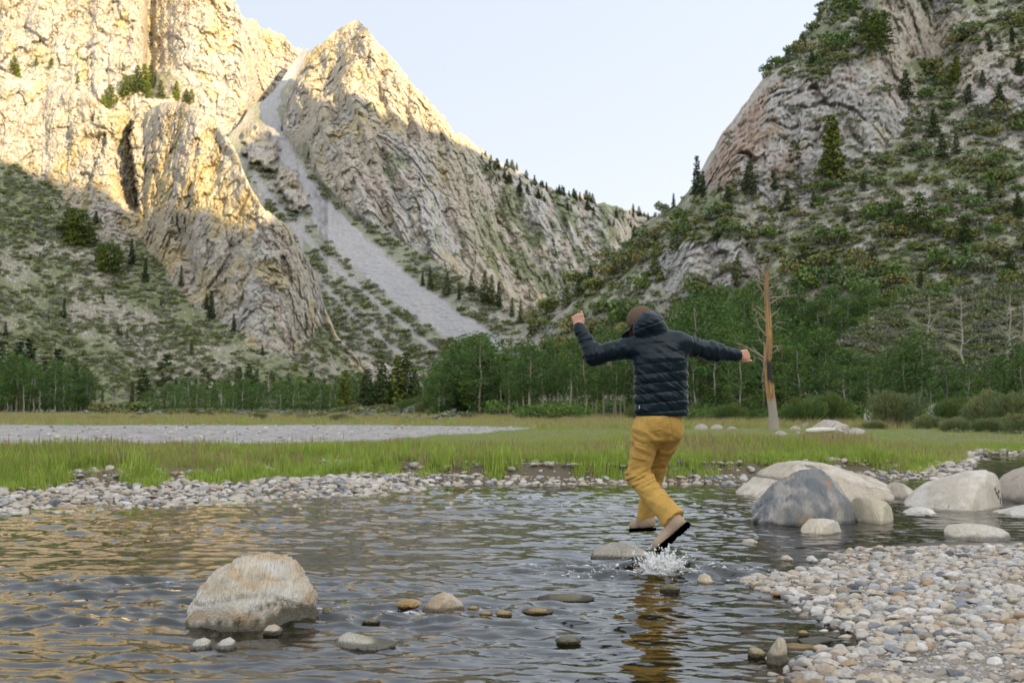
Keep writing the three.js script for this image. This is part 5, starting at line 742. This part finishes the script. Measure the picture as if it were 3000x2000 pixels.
// body: one skin from head to feet
{
  const limbs = [[J.shL, J.elL, 0.05, 0.04], [J.elL, J.wrL, 0.037, 0.027], [J.shR, J.elR, 0.05, 0.04], [J.elR, J.wrR, 0.037, 0.027], [J.hipL, J.knL, 0.068, 0.05], [J.knL, J.anL, 0.048, 0.036], [J.hipR, J.knR, 0.068, 0.05], [J.knR, J.anR, 0.046, 0.034], [J.anL, FL.wor(0.2, 0.045, 0), 0.034, 0.024], [J.anR, FR.wor(0.2, 0.045, 0), 0.034, 0.024], [J.shL, J.shR, 0.055, 0.055], [J.neck, J.head, 0.052, 0.056]];
  const trunk = (p) => { const t = clamp((J.chest.y - p.y) / (J.chest.y - J.pelvis.y), -0.4, 1), cx = mix(J.chest.x, J.pelvis.x, t); return smax((Math.hypot((p.x - cx) / 0.145, (p.z - J.chest.z) / 0.09) - 1) * 0.09, Math.abs(p.y - mix(J.chest.y, J.pelvis.y, 0.5)) - 0.27, 0.08); };
  const bodyF = (p) => { let d = trunk(p); for (const [a, b, ra, rb] of limbs) d = smin(d, cone(p, a, b, ra, rb), 0.035); return d; };
  const skinTone = () => [0.46, 0.25, 0.17];
  const gs = [skinOf(bodyF, ...box(1660, 900, 2200, 1660, -0.65, 0.4), 0.012, skinTone)];
  // head with a face turned down to the left
  const fw = V(-0.72, -0.38, -0.58).normalize(), side = fw.clone().cross(up).normalize(), hu = side.clone().cross(fw), H = (x, y, z) => J.head.clone().addScaledVector(side, x).addScaledVector(hu, y).addScaledVector(fw, z), hb = V(), hq = (p) => { const x = p.x - J.head.x, y = p.y - J.head.y, z = p.z - J.head.z; return hb.set(x * side.x + y * side.y + z * side.z, x * hu.x + y * hu.y + z * hu.z, x * fw.x + y * fw.y + z * fw.z); };
  const E1 = V(0, 0.012, -0.005), E2 = V(0, -0.06, 0.03), E3 = V(0, 0.005, 0.084), E4 = V(0, -0.028, 0.108), E5 = V(0.03, 0.005, 0.096), E6 = V(0.03, 0.004, 0.08), E7 = V(0.078, -0.005, -0.008), E8 = V(0, -0.057, 0.088), E9 = V(0, -0.064, 0.076);
  const headF = (p) => { const q = hq(p); let d = egg(q, E1, 0.074, 0.098, 0.092); d = smin(d, egg(q, E2, 0.05, 0.052, 0.05), 0.04); d = smin(d, cone(q, E3, E4, 0.009, 0.014), 0.015); d = smax(d, -egg(q, E8, 0.024, 0.003, 0.012), 0.006); d = smin(d, egg(q, E9, 0.02, 0.005, 0.008), 0.005); q.x = Math.abs(q.x); d = smax(d, -egg(q, E5, 0.016, 0.01, 0.014), 0.012); d = smin(d, egg(q, E6, 0.011, 0.011, 0.011), 0.003); d = smin(d, egg(q, E7, 0.009, 0.03, 0.02), 0.008); return smin(d, cone(p, J.neck, J.head, 0.052, 0.055), 0.03); };
  gs.push(skinOf(headF, J.head.clone().addScalar(-0.16), J.head.clone().addScalar(0.16), 0.0045, skinTone));
  // hands
  function hand(W, a, t, n, k, thumb) {
    a.normalize(); t.addScaledVector(a, -t.dot(a)).normalize(); n = a.clone().cross(t).multiplyScalar(Math.sign(a.clone().cross(t).dot(n)));
    const at2 = (x, y, z) => W.clone().addScaledVector(a, x * k).addScaledVector(t, y * k).addScaledVector(n, z * k), B = [];
    for (let i = 0; i < 4; i++) { const y = 0.031 - i * 0.0205, L = [1, 1.1, 1.03, 0.85][i], kx = [0.088, 0.091, 0.086, 0.077][i], r = [0.0102, 0.0106, 0.01, 0.009][i]; const k0 = at2(kx, y, 0.002), k1 = at2(kx + 0.016, y, -0.036 * L), k2 = at2(kx - 0.012, y * 0.97, -0.054 * L), k3 = at2(kx - 0.032, y * 0.94, -0.036); B.push([at2(0.01, y * 0.7, -0.002), k0, 0.0155, 0.0125], [k0, k1, r * 1.12, r], [k1, k2, r, r * 0.95], [k2, k3, r * 0.95, r * 0.82]); }
    const b0 = at2(0.018, 0.026, -0.012), b1 = at2(0.05, 0.043, -0.012), b2 = at2(0.05 + thumb[0], 0.043 + thumb[1], -0.012 + thumb[2]), b3 = at2(0.05 + thumb[0] * 1.85, 0.043 + thumb[1] * 1.6, -0.012 + thumb[2] * 1.7);
    const T2 = [[b0, b1, 0.0165, 0.0128], [b1, b2, 0.0118, 0.0105], [b2, b3, 0.0104, 0.0088]], nail = at2(0.05 + thumb[0] * 1.75, 0.043 + thumb[1] * 1.5, -0.002 + thumb[2] * 1.7);
    const w0 = at2(-0.05, 0, 0), w1 = at2(0.015, 0, -0.002), f = (p) => { let d = cone(p, w0, w1, 0.027, 0.025); for (let i = 0; i < 16; i++) { const [x, y, ra, rb] = B[i]; d = smin(d, cone(p, x, y, ra * k, rb * k), i % 4 === 0 ? 0.014 : 0.0045); } let e = 9; for (const [x, y, ra, rb] of T2) e = smin(e, cone(p, x, y, ra * k, rb * k), 0.006); return smin(d, e, 0.008); };
    const tone2 = (p) => { const red = smooth(0.03, 0.0, Math.min(...[1, 5, 9, 13].map((i) => p.distanceTo(B[i][0])))), c = mix3([0.5, 0.275, 0.19], [0.5, 0.21, 0.15], red * 0.6); return p.distanceTo(nail) < 0.0075 * k ? [0.58, 0.36, 0.3] : c; };
    const c = at2(0.05, 0, -0.02); return skinOf(f, c.clone().addScalar(-0.13), c.clone().addScalar(0.13), 0.0026, tone2);
  }
  gs.push(hand(J.wrL.clone().add(V(0.0, 0.006, 0)), V(-0.22, 0.96, -0.1), V(1, 0.2, 0.15), V(0, 0, 1), 0.86, [0.036, 0.002, 0.006]));
  gs.push(hand(J.wrR.clone().add(V(0.004, 0, 0)), V(0.95, 0.05, -0.3), V(0.05, -1, 0.1), V(0.25, 0.1, 1), 0.9, [0.03, 0.004, 0.012]));
  part(person, 'body', mergeGeometries(gs), vcol(0.55));
  // cap with its brim, hair and beard below it
  const K1 = V(0, 0.02, -0.004), K2 = V(0, 0.015, -0.004), K3 = V(0, 0, -0.014), K4 = V(0, -0.062, 0.026);
  const capF = (p) => { const q = hq(p), s = egg(q, K1, 0.094, 0.102, 0.104) + 0.0016 * noise(q.x * 40, q.y * 40, q.z * 40); return smax(smax(s, -egg(q, K2, 0.084, 0.098, 0.096), 0.004), -0.012 - q.y + 0.16 * q.z, 0.006); };
  const cap = part(person, 'cap', skinOf(capF, J.head.clone().addScalar(-0.16), J.head.clone().addScalar(0.16), 0.0055), std([0.105, 0.068, 0.042], 0.95));
  { const P = [], I = []; for (let i = 0; i <= 20; i++) for (let j = 0; j <= 10; j++) for (const s of [0, 1]) { const a = (i / 20 - 0.5) * 2.5, r = mix(0.088, 0.09 + 0.078 * Math.sqrt(Math.max(0, Math.cos(a * 1.05))), j / 10), y = 0.0 - 0.035 * (j / 10) - 0.22 * Math.pow(Math.sin(a) * r, 2) * 9 * 0.2 + 0.0035 * s, q = H(Math.sin(a) * r * 0.95, y, Math.cos(a) * r); P.push(q.x, q.y, q.z); }
    const id = (i, j, s) => (i * 11 + j) * 2 + s; for (let i = 0; i < 20; i++) for (let j = 0; j < 10; j++) { I.push(id(i, j, 1), id(i + 1, j, 1), id(i + 1, j + 1, 1), id(i, j, 1), id(i + 1, j + 1, 1), id(i, j + 1, 1), id(i, j, 0), id(i + 1, j + 1, 0), id(i + 1, j, 0), id(i, j, 0), id(i, j + 1, 0), id(i + 1, j + 1, 0)); if (j === 9) I.push(id(i, 10, 0), id(i, 10, 1), id(i + 1, 10, 1), id(i, 10, 0), id(i + 1, 10, 1), id(i + 1, 10, 0)); }
    part(cap, 'brim', geo(P, I), std([0.04, 0.03, 0.024], 0.95)); }
  const hairF = (p) => { const q = hq(p), s = egg(q, K3, 0.08, 0.1, 0.09), b = smax(egg(q, K4, 0.058, 0.058, 0.06), 0.004 - q.z, 0.01), n = 0.003 * noise(p.x * 90, p.y * 45, p.z * 90); return Math.min(smax(smax(s, q.z - 0.02, 0.01), -0.055 - q.y, 0.01), b) + n; };
  part(person, 'hair', skinOf(hairF, J.head.clone().addScalar(-0.15), J.head.clone().addScalar(0.15), 0.0055), std([0.045, 0.028, 0.018], 0.85));
}
// quilted hooded jacket
const jacketTop = jp(1930, 985).y, hem = jp(1930, 1219).y;
{
  const wide = pw([[1219, 0.182], [1200, 0.187], [1150, 0.183], [1100, 0.184], [1060, 0.188], [1030, 0.178], [1000, 0.135], [975, 0.08]].map(([v, a]) => [jp(1930, v).y, a]).reverse().sort((a, b) => a[0] - b[0])), deep = pw([[hem, 0.128], [jp(1930, 1150).y, 0.132], [jp(1930, 1050).y, 0.136], [jp(1930, 1000).y, 0.1], [jacketTop + 0.03, 0.07]]), mid = pw([[hem, jp(1930, 0).x], [jp(0, 1050).y, jp(1929, 0).x], [jp(0, 985).y, jp(1912, 0).x]]);
  const ringed = (t) => Math.pow(Math.abs(Math.sin(Math.PI * t)), 0.38);
  const sleeve = (a, b, c, ra, rb, rc, side) => {
    const ab = b.clone().sub(a), bc = c.clone().sub(b), la = ab.length(), lb = bc.length(); ab.normalize(); bc.normalize();
    return (p) => {
      const d1 = cone(p, a, b, ra, rb), d2 = cone(p, b, c, rb, rc), d = smin(d1, d2, 0.05); if (d > 0.05 || d < -0.04) return d;
      const s = d1 < d2 ? (p.x - a.x) * ab.x + (p.y - a.y) * ab.y + (p.z - a.z) * ab.z : la + (p.x - b.x) * bc.x + (p.y - b.y) * bc.y + (p.z - b.z) * bc.z;
      const near = smooth(0.0, 0.05, s) * smooth(la + lb + 0.01, la + lb - 0.03, s), wr = noise(s * 62 + p.z * 20, p.y * 16 + p.x * 6, p.z * 14 + side), w2 = noise(s * 24 + p.y * 14, p.y * 9, p.z * 9 + side);
      return d - near * (0.0042 * ringed(s / 0.074) - 0.003 + 0.0046 * wr + 0.006 * w2) - 0.003 * smooth(0.03, 0.0, Math.abs(s - la - lb + 0.012));
    };
  };
  const armL = sleeve(J.shL, J.elL, J.wrL, 0.074, 0.064, 0.041, 1), armR = sleeve(J.shR, J.elR, J.wrR, 0.073, 0.06, 0.042, 5);
  const n1 = J.neck.clone().add(V(-0.02, -0.01, 0)), s1 = J.shL.clone().add(V(0.012, 0, 0)), n2 = J.neck.clone().add(V(0.03, -0.01, 0)), s2 = J.shR.clone().add(V(-0.012, 0.004, 0)), hc = jp(1902, 948, 0), h1 = jp(1862, 972, 0.04), h2 = jp(1938, 972, 0.03), hf = jp(1880, 946, -0.07), y1080 = jp(0, 1080).y, xa = jp(1912, 0).x, xb = jp(1952, 0).x;
  const jacketF = (p) => {
    const y = p.y, a = wide(y), b = deep(y), x = p.x - mid(y), z = p.z + PD;
    let t = (Math.pow(Math.pow(Math.abs(x / a), 2.5) + Math.pow(Math.abs(z / b), 2.5), 0.4) - 1) * Math.min(a, b);
    if (Math.abs(t) < 0.05) {
      const q = (y - hem - 0.03 - 0.1 * x) / 0.066, near = smooth(hem + 0.015, hem + 0.04, y), low = smooth(y1080 + 0.03, y1080 - 0.05, y), crease = noise((x * 0.62 + y * 0.78) * 58, (x * 0.78 - y * 0.62) * 11, z * 12), fold = noise((x * 0.5 + y * 0.86) * 22 + 3, (x * 0.86 - y * 0.5) * 5, z * 7), tiny = noise((x * 0.62 + y * 0.78) * 110, (x * 0.78 - y * 0.62) * 26, z * 20);
      t -= near * ((0.0085 * ringed(q) - 0.006) * (0.55 + 0.45 * low) + (0.0052 * crease + 0.0016 * tiny) * (0.4 + 0.6 * low) + 0.0062 * fold);
      if (z > 0 && y > y1080) for (const xs of [xa, xb]) t += 0.0022 * smooth(0.006, 0, Math.abs(p.x - xs - 0.01 * noise(y * 9, 2)));
    }
    t = smax(t, hem - y, 0.018); t = smax(t, y - jacketTop - 0.02, 0.05);
    t = smin(t, cone(p, n1, s1, 0.075, 0.073), 0.05); t = smin(t, cone(p, n2, s2, 0.078, 0.074), 0.05);
    t = smin(t, armL(p), 0.045); t = smin(t, armR(p), 0.04);
    // hood lying against the back of the head
    const hx = p.x - hc.x, hy = p.y - hc.y, hz = p.z - hc.z;
    let h = egg(p, hc, 0.1, 0.089, 0.125); h = smin(h, cone(p, h1, h2, 0.046, 0.05), 0.05);
    if (h < 0.05) {
      h -= 0.005 * noise((hx * 0.4 + hy * 0.9) * 52, hx * 14, hz * 14) + 0.0085 * noise((hx * 0.55 + hy * 0.8) * 19 + 5, hx * 7, hz * 9 + 2);
      h += 0.006 * smooth(0.008, 0, Math.abs(hy + 0.012 - 0.35 * hx + 0.01 * noise(hx * 20, 3)));
      h = smax(h, -egg(p, hf, 0.103, 0.112, 0.122), 0.012); // open towards the face
      h = smax(h, -(hx + 0.105 + 0.3 * hy + 0.35 * hz), 0.02);
    }
    return smin(t, h, 0.018);
  };
  const lo = box(1665, 895, 2185, 1235, -0.36, 0.24);
  const jacket = part(person, 'jacket', skinOf(jacketF, lo[0], lo[1], 0.0062), new THREE.MeshPhysicalMaterial({ color: new THREE.Color().setRGB(0.0035, 0.0115, 0.0175), roughness: 0.33, specularIntensity: 0.42, side: THREE.DoubleSide }), 'black quilted jacket with the hood half down');
  const tab = new THREE.Mesh(new THREE.BoxGeometry(0.006, 0.022, 0.004), std([0.6, 0.62, 0.62], 0.7)); tab.name = 'label_tab'; tab.position.copy(jp(1873.5, 1192, 0.118)); jacket.add(tab);
  for (let i = 0; i < 3; i++) { const bar = new THREE.Mesh(new THREE.BoxGeometry(0.0035, 0.003, 0.001), std([0.05, 0.05, 0.06], 0.7)); bar.name = 'print'; bar.position.copy(tab.position).add(V(0, 0.006 - i * 0.006, 0.0026)); jacket.add(bar); }
}
// work trousers
{
  const patch = (n, o, ux, uy, w, h, lift) => (p) => { const x = p.x - o.x, y = p.y - o.y, z = p.z - o.z; return x * n.x + y * n.y + z * n.z > -0.09 ? lift * smooth(w + 0.003, w - 0.003, Math.abs(x * ux.x + y * ux.y + z * ux.z)) * smooth(h + 0.003, h - 0.003, Math.abs(x * uy.x + y * uy.y + z * uy.z)) : 0; };
  const axL = J.knL.clone().sub(J.hipL).normalize(), pn = V(-0.55, 0.05, 0.83).normalize(), pu = axL.clone().cross(pn).normalize();
  const pocket = patch(pn, jp(1876, 1322, 0.06), pu, axL, 0.046, 0.056, 0.009), flap = patch(pn, jp(1868, 1296, 0.06), pu, axL, 0.048, 0.012, 0.004), pocketR = patch(V(1, 0, 0.2).normalize(), jp(1962, 1312, -0.1), V(0.2, 0, 1).normalize(), up, 0.05, 0.045, 0.009), backPocket = patch(V(0, 0, 1), jp(1918, 1243, 0.12), V(1, 0.15, 0).normalize(), V(-0.15, 1, 0).normalize(), 0.042, 0.045, 0.004);
  const pc = J.pelvis.clone().add(V(0, 0.01, 0)), pl = J.pelvis.clone().add(V(-0.06, -0.01, 0.02)), pr = J.pelvis.clone().add(V(0.05, -0.01, 0)), eL = J.anL.clone().lerp(J.knL, 0.06), sL = J.anL.clone().sub(J.knL), lL = sL.length(), sR = J.anR.clone().sub(J.knR), lR = sR.length(); sL.normalize(); sR.normalize();
  const ac = V(-0.62, -0.72, 0.3).normalize(), yw = jp(0, 1200).y, yh = jp(0, 1290).y, ys = jp(0, 1270).y, y0 = jp(0, 1230).y, yk = jp(0, 1345).y;
  const trF = (p) => {
    let t = smax(egg(p, pc, 0.152, 0.16, 0.125), p.y - yw, 0.02);
    let L = smin(cone(p, J.hipL, J.knL, 0.097, 0.072), cone(p, J.knL, eL, 0.073, 0.083), 0.045); L = smin(L, cone(p, pl, J.hipL, 0.09, 0.098), 0.06);
    let R = smin(cone(p, J.hipR, J.knR, 0.088, 0.068), cone(p, J.knR, J.anR, 0.068, 0.06), 0.04); R = smin(R, cone(p, pr, J.hipR, 0.085, 0.088), 0.06);
    const near = Math.min(t, L, R); if (near > 0.05) return smin(smin(t, L, 0.04), R, 0.02);
    const w1 = noise((p.x * 0.5 + p.y * 0.87) * 30, (p.x * 0.87 - p.y * 0.5) * 8, p.z * 12), w2 = noise((p.y - p.x * 0.4) * 40, p.x * 10, p.z * 10), kneeL = Math.exp(-(((p.y - J.knL.y) / 0.08) ** 2)), hipZ = Math.exp(-(((p.y - yh) / 0.07) ** 2)), w3 = noise((p.x * 0.75 - p.y * 0.66) * 34 + 8, (p.x * 0.66 + p.y * 0.75) * 7, p.z * 9);
    L -= 0.0045 * w1 + kneeL * 0.019 * w2 + hipZ * 0.015 * w1 + 0.0045 * noise(p.x * 14, p.y * 9, p.z * 14) + 0.004 * w3 * smooth(yk, yk - 0.15, p.y);
    { const x = p.x - J.knL.x, y = p.y - J.knL.y, z = p.z - J.knL.z, k = x * sL.x + y * sL.y + z * sL.z; L = smax(L, k - lL * 0.965 - 0.012 * noise(p.x * 30, p.z * 30, 4), 0.012); if (k > 0) L += 0.005 * smooth(0.006, 0, Math.abs(x * ac.x + y * ac.y + z * ac.z - 0.015)) * smooth(0.02, 0.06, k); }
    L -= pocket(p) + flap(p);
    R -= 0.003 * w1 + 0.006 * noise(p.x * 16, p.y * 13, p.z * 14) + 0.007 * w2 * Math.exp(-(((p.y - J.knR.y) / 0.12) ** 2)) + 0.004 * w3;
    R = smax(R, (p.x - J.knR.x) * sR.x + (p.y - J.knR.y) * sR.y + (p.z - J.knR.z) * sR.z - lR * 1.03, 0.01) - pocketR(p);
    t -= hipZ * 0.012 * w1 + 0.003 * w3;
    t = smin(t, L, 0.04); t = smin(t, R, 0.02);
    if (p.z > -PD) { // seat seam, side seam, back pocket
      t += 0.006 * smooth(0.01, 0, Math.abs(p.x - jpx(1957 - 60 * (p.y - y0)))) * smooth(yh, ys, p.y);
      if (p.y > yh) t += 0.003 * smooth(0.004, 0, Math.abs(p.x - jpx(1871) - 0.02 * (p.y - y0)));
      t -= backPocket(p);
    }
    return t;
  };
  const lo = box(1815, 1195, 2040, 1590, -0.5, 0.32);
  part(person, 'trousers', skinOf(trF, lo[0], lo[1], 0.0058, (p) => { const n = 1 + 0.16 * noise(p.x * 12, p.y * 9, p.z * 12) + 0.12 * noise(p.x * 70, p.y * 70, p.z * 70) + 0.1 * noise(p.x * 190, p.y * 60, p.z * 190); return [0.44 * n, 0.27 * n, 0.062 * n]; }), vcol(0.92), 'mustard yellow work trousers with thigh pockets');
}
// boots
for (const [fr, ank] of [[FL, J.anL], [FR, J.anR]]) {
  const top = fr.loc(ank).addScaledVector(fr.loc(ank).sub(V(0.05, 0.06, 0)).normalize(), 0.01);
  const lb = V(), f = (p) => { const q = fr.loc(p, lb); return bootShape(q, top) - 0.0015 * noise(q.x * 60, q.y * 60, q.z * 60) - 0.003 * noise(q.x * 18, q.y * 18, q.z * 18) + 0.003 * smooth(0.004, 0, Math.abs(q.x - 0.12 - 0.2 * q.y)); };
  const c = fr.wor(0.13, 0.06, 0), boot = part(person, 'boot', skinOf(f, c.clone().addScalar(-0.21), c.clone().addScalar(0.21), 0.0052), std([0.34, 0.255, 0.175], 0.95), 'tan suede boot with a black lugged sole');
  const sh = new THREE.Shape(), out = [[0.0, 0.026], [0.0, -0.026], [0.02, -0.038], [0.07, -0.038], [0.12, -0.034], [0.19, -0.046], [0.24, -0.047], [0.275, -0.033], [0.29, -0.005], [0.288, 0.015], [0.27, 0.035], [0.23, 0.047], [0.18, 0.044], [0.12, 0.035], [0.07, 0.039], [0.02, 0.038]];
  sh.moveTo(...out[0]); sh.splineThru(out.slice(1).map((o) => new THREE.Vector2(...o))); sh.closePath();
  const basis = new THREE.Matrix4().makeBasis(fr.f, fr.s, fr.u.clone()), place = (g, lift) => g.applyMatrix4(basis).translate(...fr.wor(-0.005, lift, 0).toArray());
  const solid = new THREE.ExtrudeGeometry(sh, { depth: 0.011, bevelEnabled: true, bevelThickness: 0.004, bevelSize: 0.004, bevelSegments: 2, curveSegments: 20 });
  place(solid, 0.01);
  const sole = part(boot, 'sole', solid, std([0.014, 0.014, 0.015], 0.6));
  const L2 = []; for (let i = 0; i < 11; i++) for (const s of [-1, 0, 1]) { const x = 0.02 + i * 0.0255; if (i === 4) continue; const w = s ? 0.02 : 0.016, b = new THREE.BoxGeometry(0.016, w, 0.01).rotateZ(s * 0.35); b.translate(x, s * (x > 0.15 && x < 0.26 ? 0.031 : 0.024), 0); L2.push(b); }
  part(boot, 'tread', place(mergeGeometries(L2), 0.005), std([0.014, 0.014, 0.015], 0.7)).userData.kind = 'stuff';
}
add(person, 'person', 'person in black quilted jacket and mustard trousers leaping across the river, seen from behind', 'person');
// ---------- water thrown up by the boot ----------
{
  reseed(1212);
  const root = new THREE.Group(), c = onLevel(1932, 1676, 0), jets = [];
  for (let i = 0; i < 64; i++) { const a = rr(0, 6.28), out = rr(0.02, 0.15), h = rr(0.04, 0.23) * (1 - out * 3.6), b = V(c.x + Math.cos(a) * rr(0.02, 0.09), -0.02, c.z + Math.sin(a) * rr(0.02, 0.07)); jets.push([b, V(b.x + Math.cos(a) * out + rr(-0.02, 0.02), Math.max(0.02, h), b.z + Math.sin(a) * out), rr(0.014, 0.028), rr(0.002, 0.006)]); }
  const f = (p) => { let d = egg(p, V(c.x, -0.01, c.z), 0.13, 0.05, 0.11); for (const [a, b, ra, rb] of jets) d = smin(d, cone(p, a, b, ra, rb), 0.022); if (d > 0.05) return d; return d + 0.012 * noise(p.x * 38, p.y * 30, p.z * 38) + 0.008 * noise(p.x * 85, p.y * 70, p.z * 85) + 0.004; };
  const foam = new THREE.MeshPhysicalMaterial({ color: new THREE.Color().setRGB(0.9, 0.9, 0.89), roughness: 0.22, transmission: 0.5, thickness: 0, ior: 1.33, side: THREE.DoubleSide });
  part(root, 'spray', skinOf(f, V(c.x - 0.32, -0.03, c.z - 0.3), V(c.x + 0.32, 0.26, c.z + 0.3), 0.0048), foam);
  const g = new THREE.IcosahedronGeometry(1, 1), N = 230, im = new THREE.InstancedMesh(g, foam, N), d = new THREE.Object3D();
  for (let i = 0; i < N; i++) { const far = i % 3 === 0, a = rr(0, 6.28), r = far ? rr(0.1, 0.62) : rr(0.03, 0.26), h = far ? rr(0.0, 0.2) * (1 - r) : rr(0.02, 0.17); d.position.set(c.x + Math.cos(a) * r * 1.15 + 0.04, h, c.z + Math.sin(a) * r * 0.8); const s = 0.0016 * Math.pow(3.6, rnd()); d.scale.set(s, s * rr(0.9, 1.6), s); d.rotation.set(rr(0, 3), rr(0, 3), rr(0, 3)); d.updateMatrix(); im.setMatrixAt(i, d.matrix); }
  im.name = 'droplets'; im.userData.kind = 'stuff'; root.add(im);
  const M = 120, fl = new THREE.InstancedMesh(g, foam, M);
  for (let i = 0; i < M; i++) { const a = rr(0, 6.28), r = rr(0.16, 0.6) * (i % 2 ? 1 : 0.6), x = c.x + Math.cos(a) * r * 1.3, z = c.z + Math.sin(a) * r * 0.7; d.position.set(x, waveAt(x, z) + 0.002, z); const s = rr(0.004, 0.011); d.scale.set(s * rr(1, 2.4), s * 0.5, s); d.rotation.set(0, rr(0, 3), rr(-0.4, 0.4)); d.updateMatrix(); fl.setMatrixAt(i, d.matrix); }
  fl.name = 'foam_flecks'; fl.userData.kind = 'stuff'; root.add(fl);
  add(root, 'water_splash', 'splash of clear water thrown up under the raised boot', 'splash');
}
renderer.render(scene, camera);
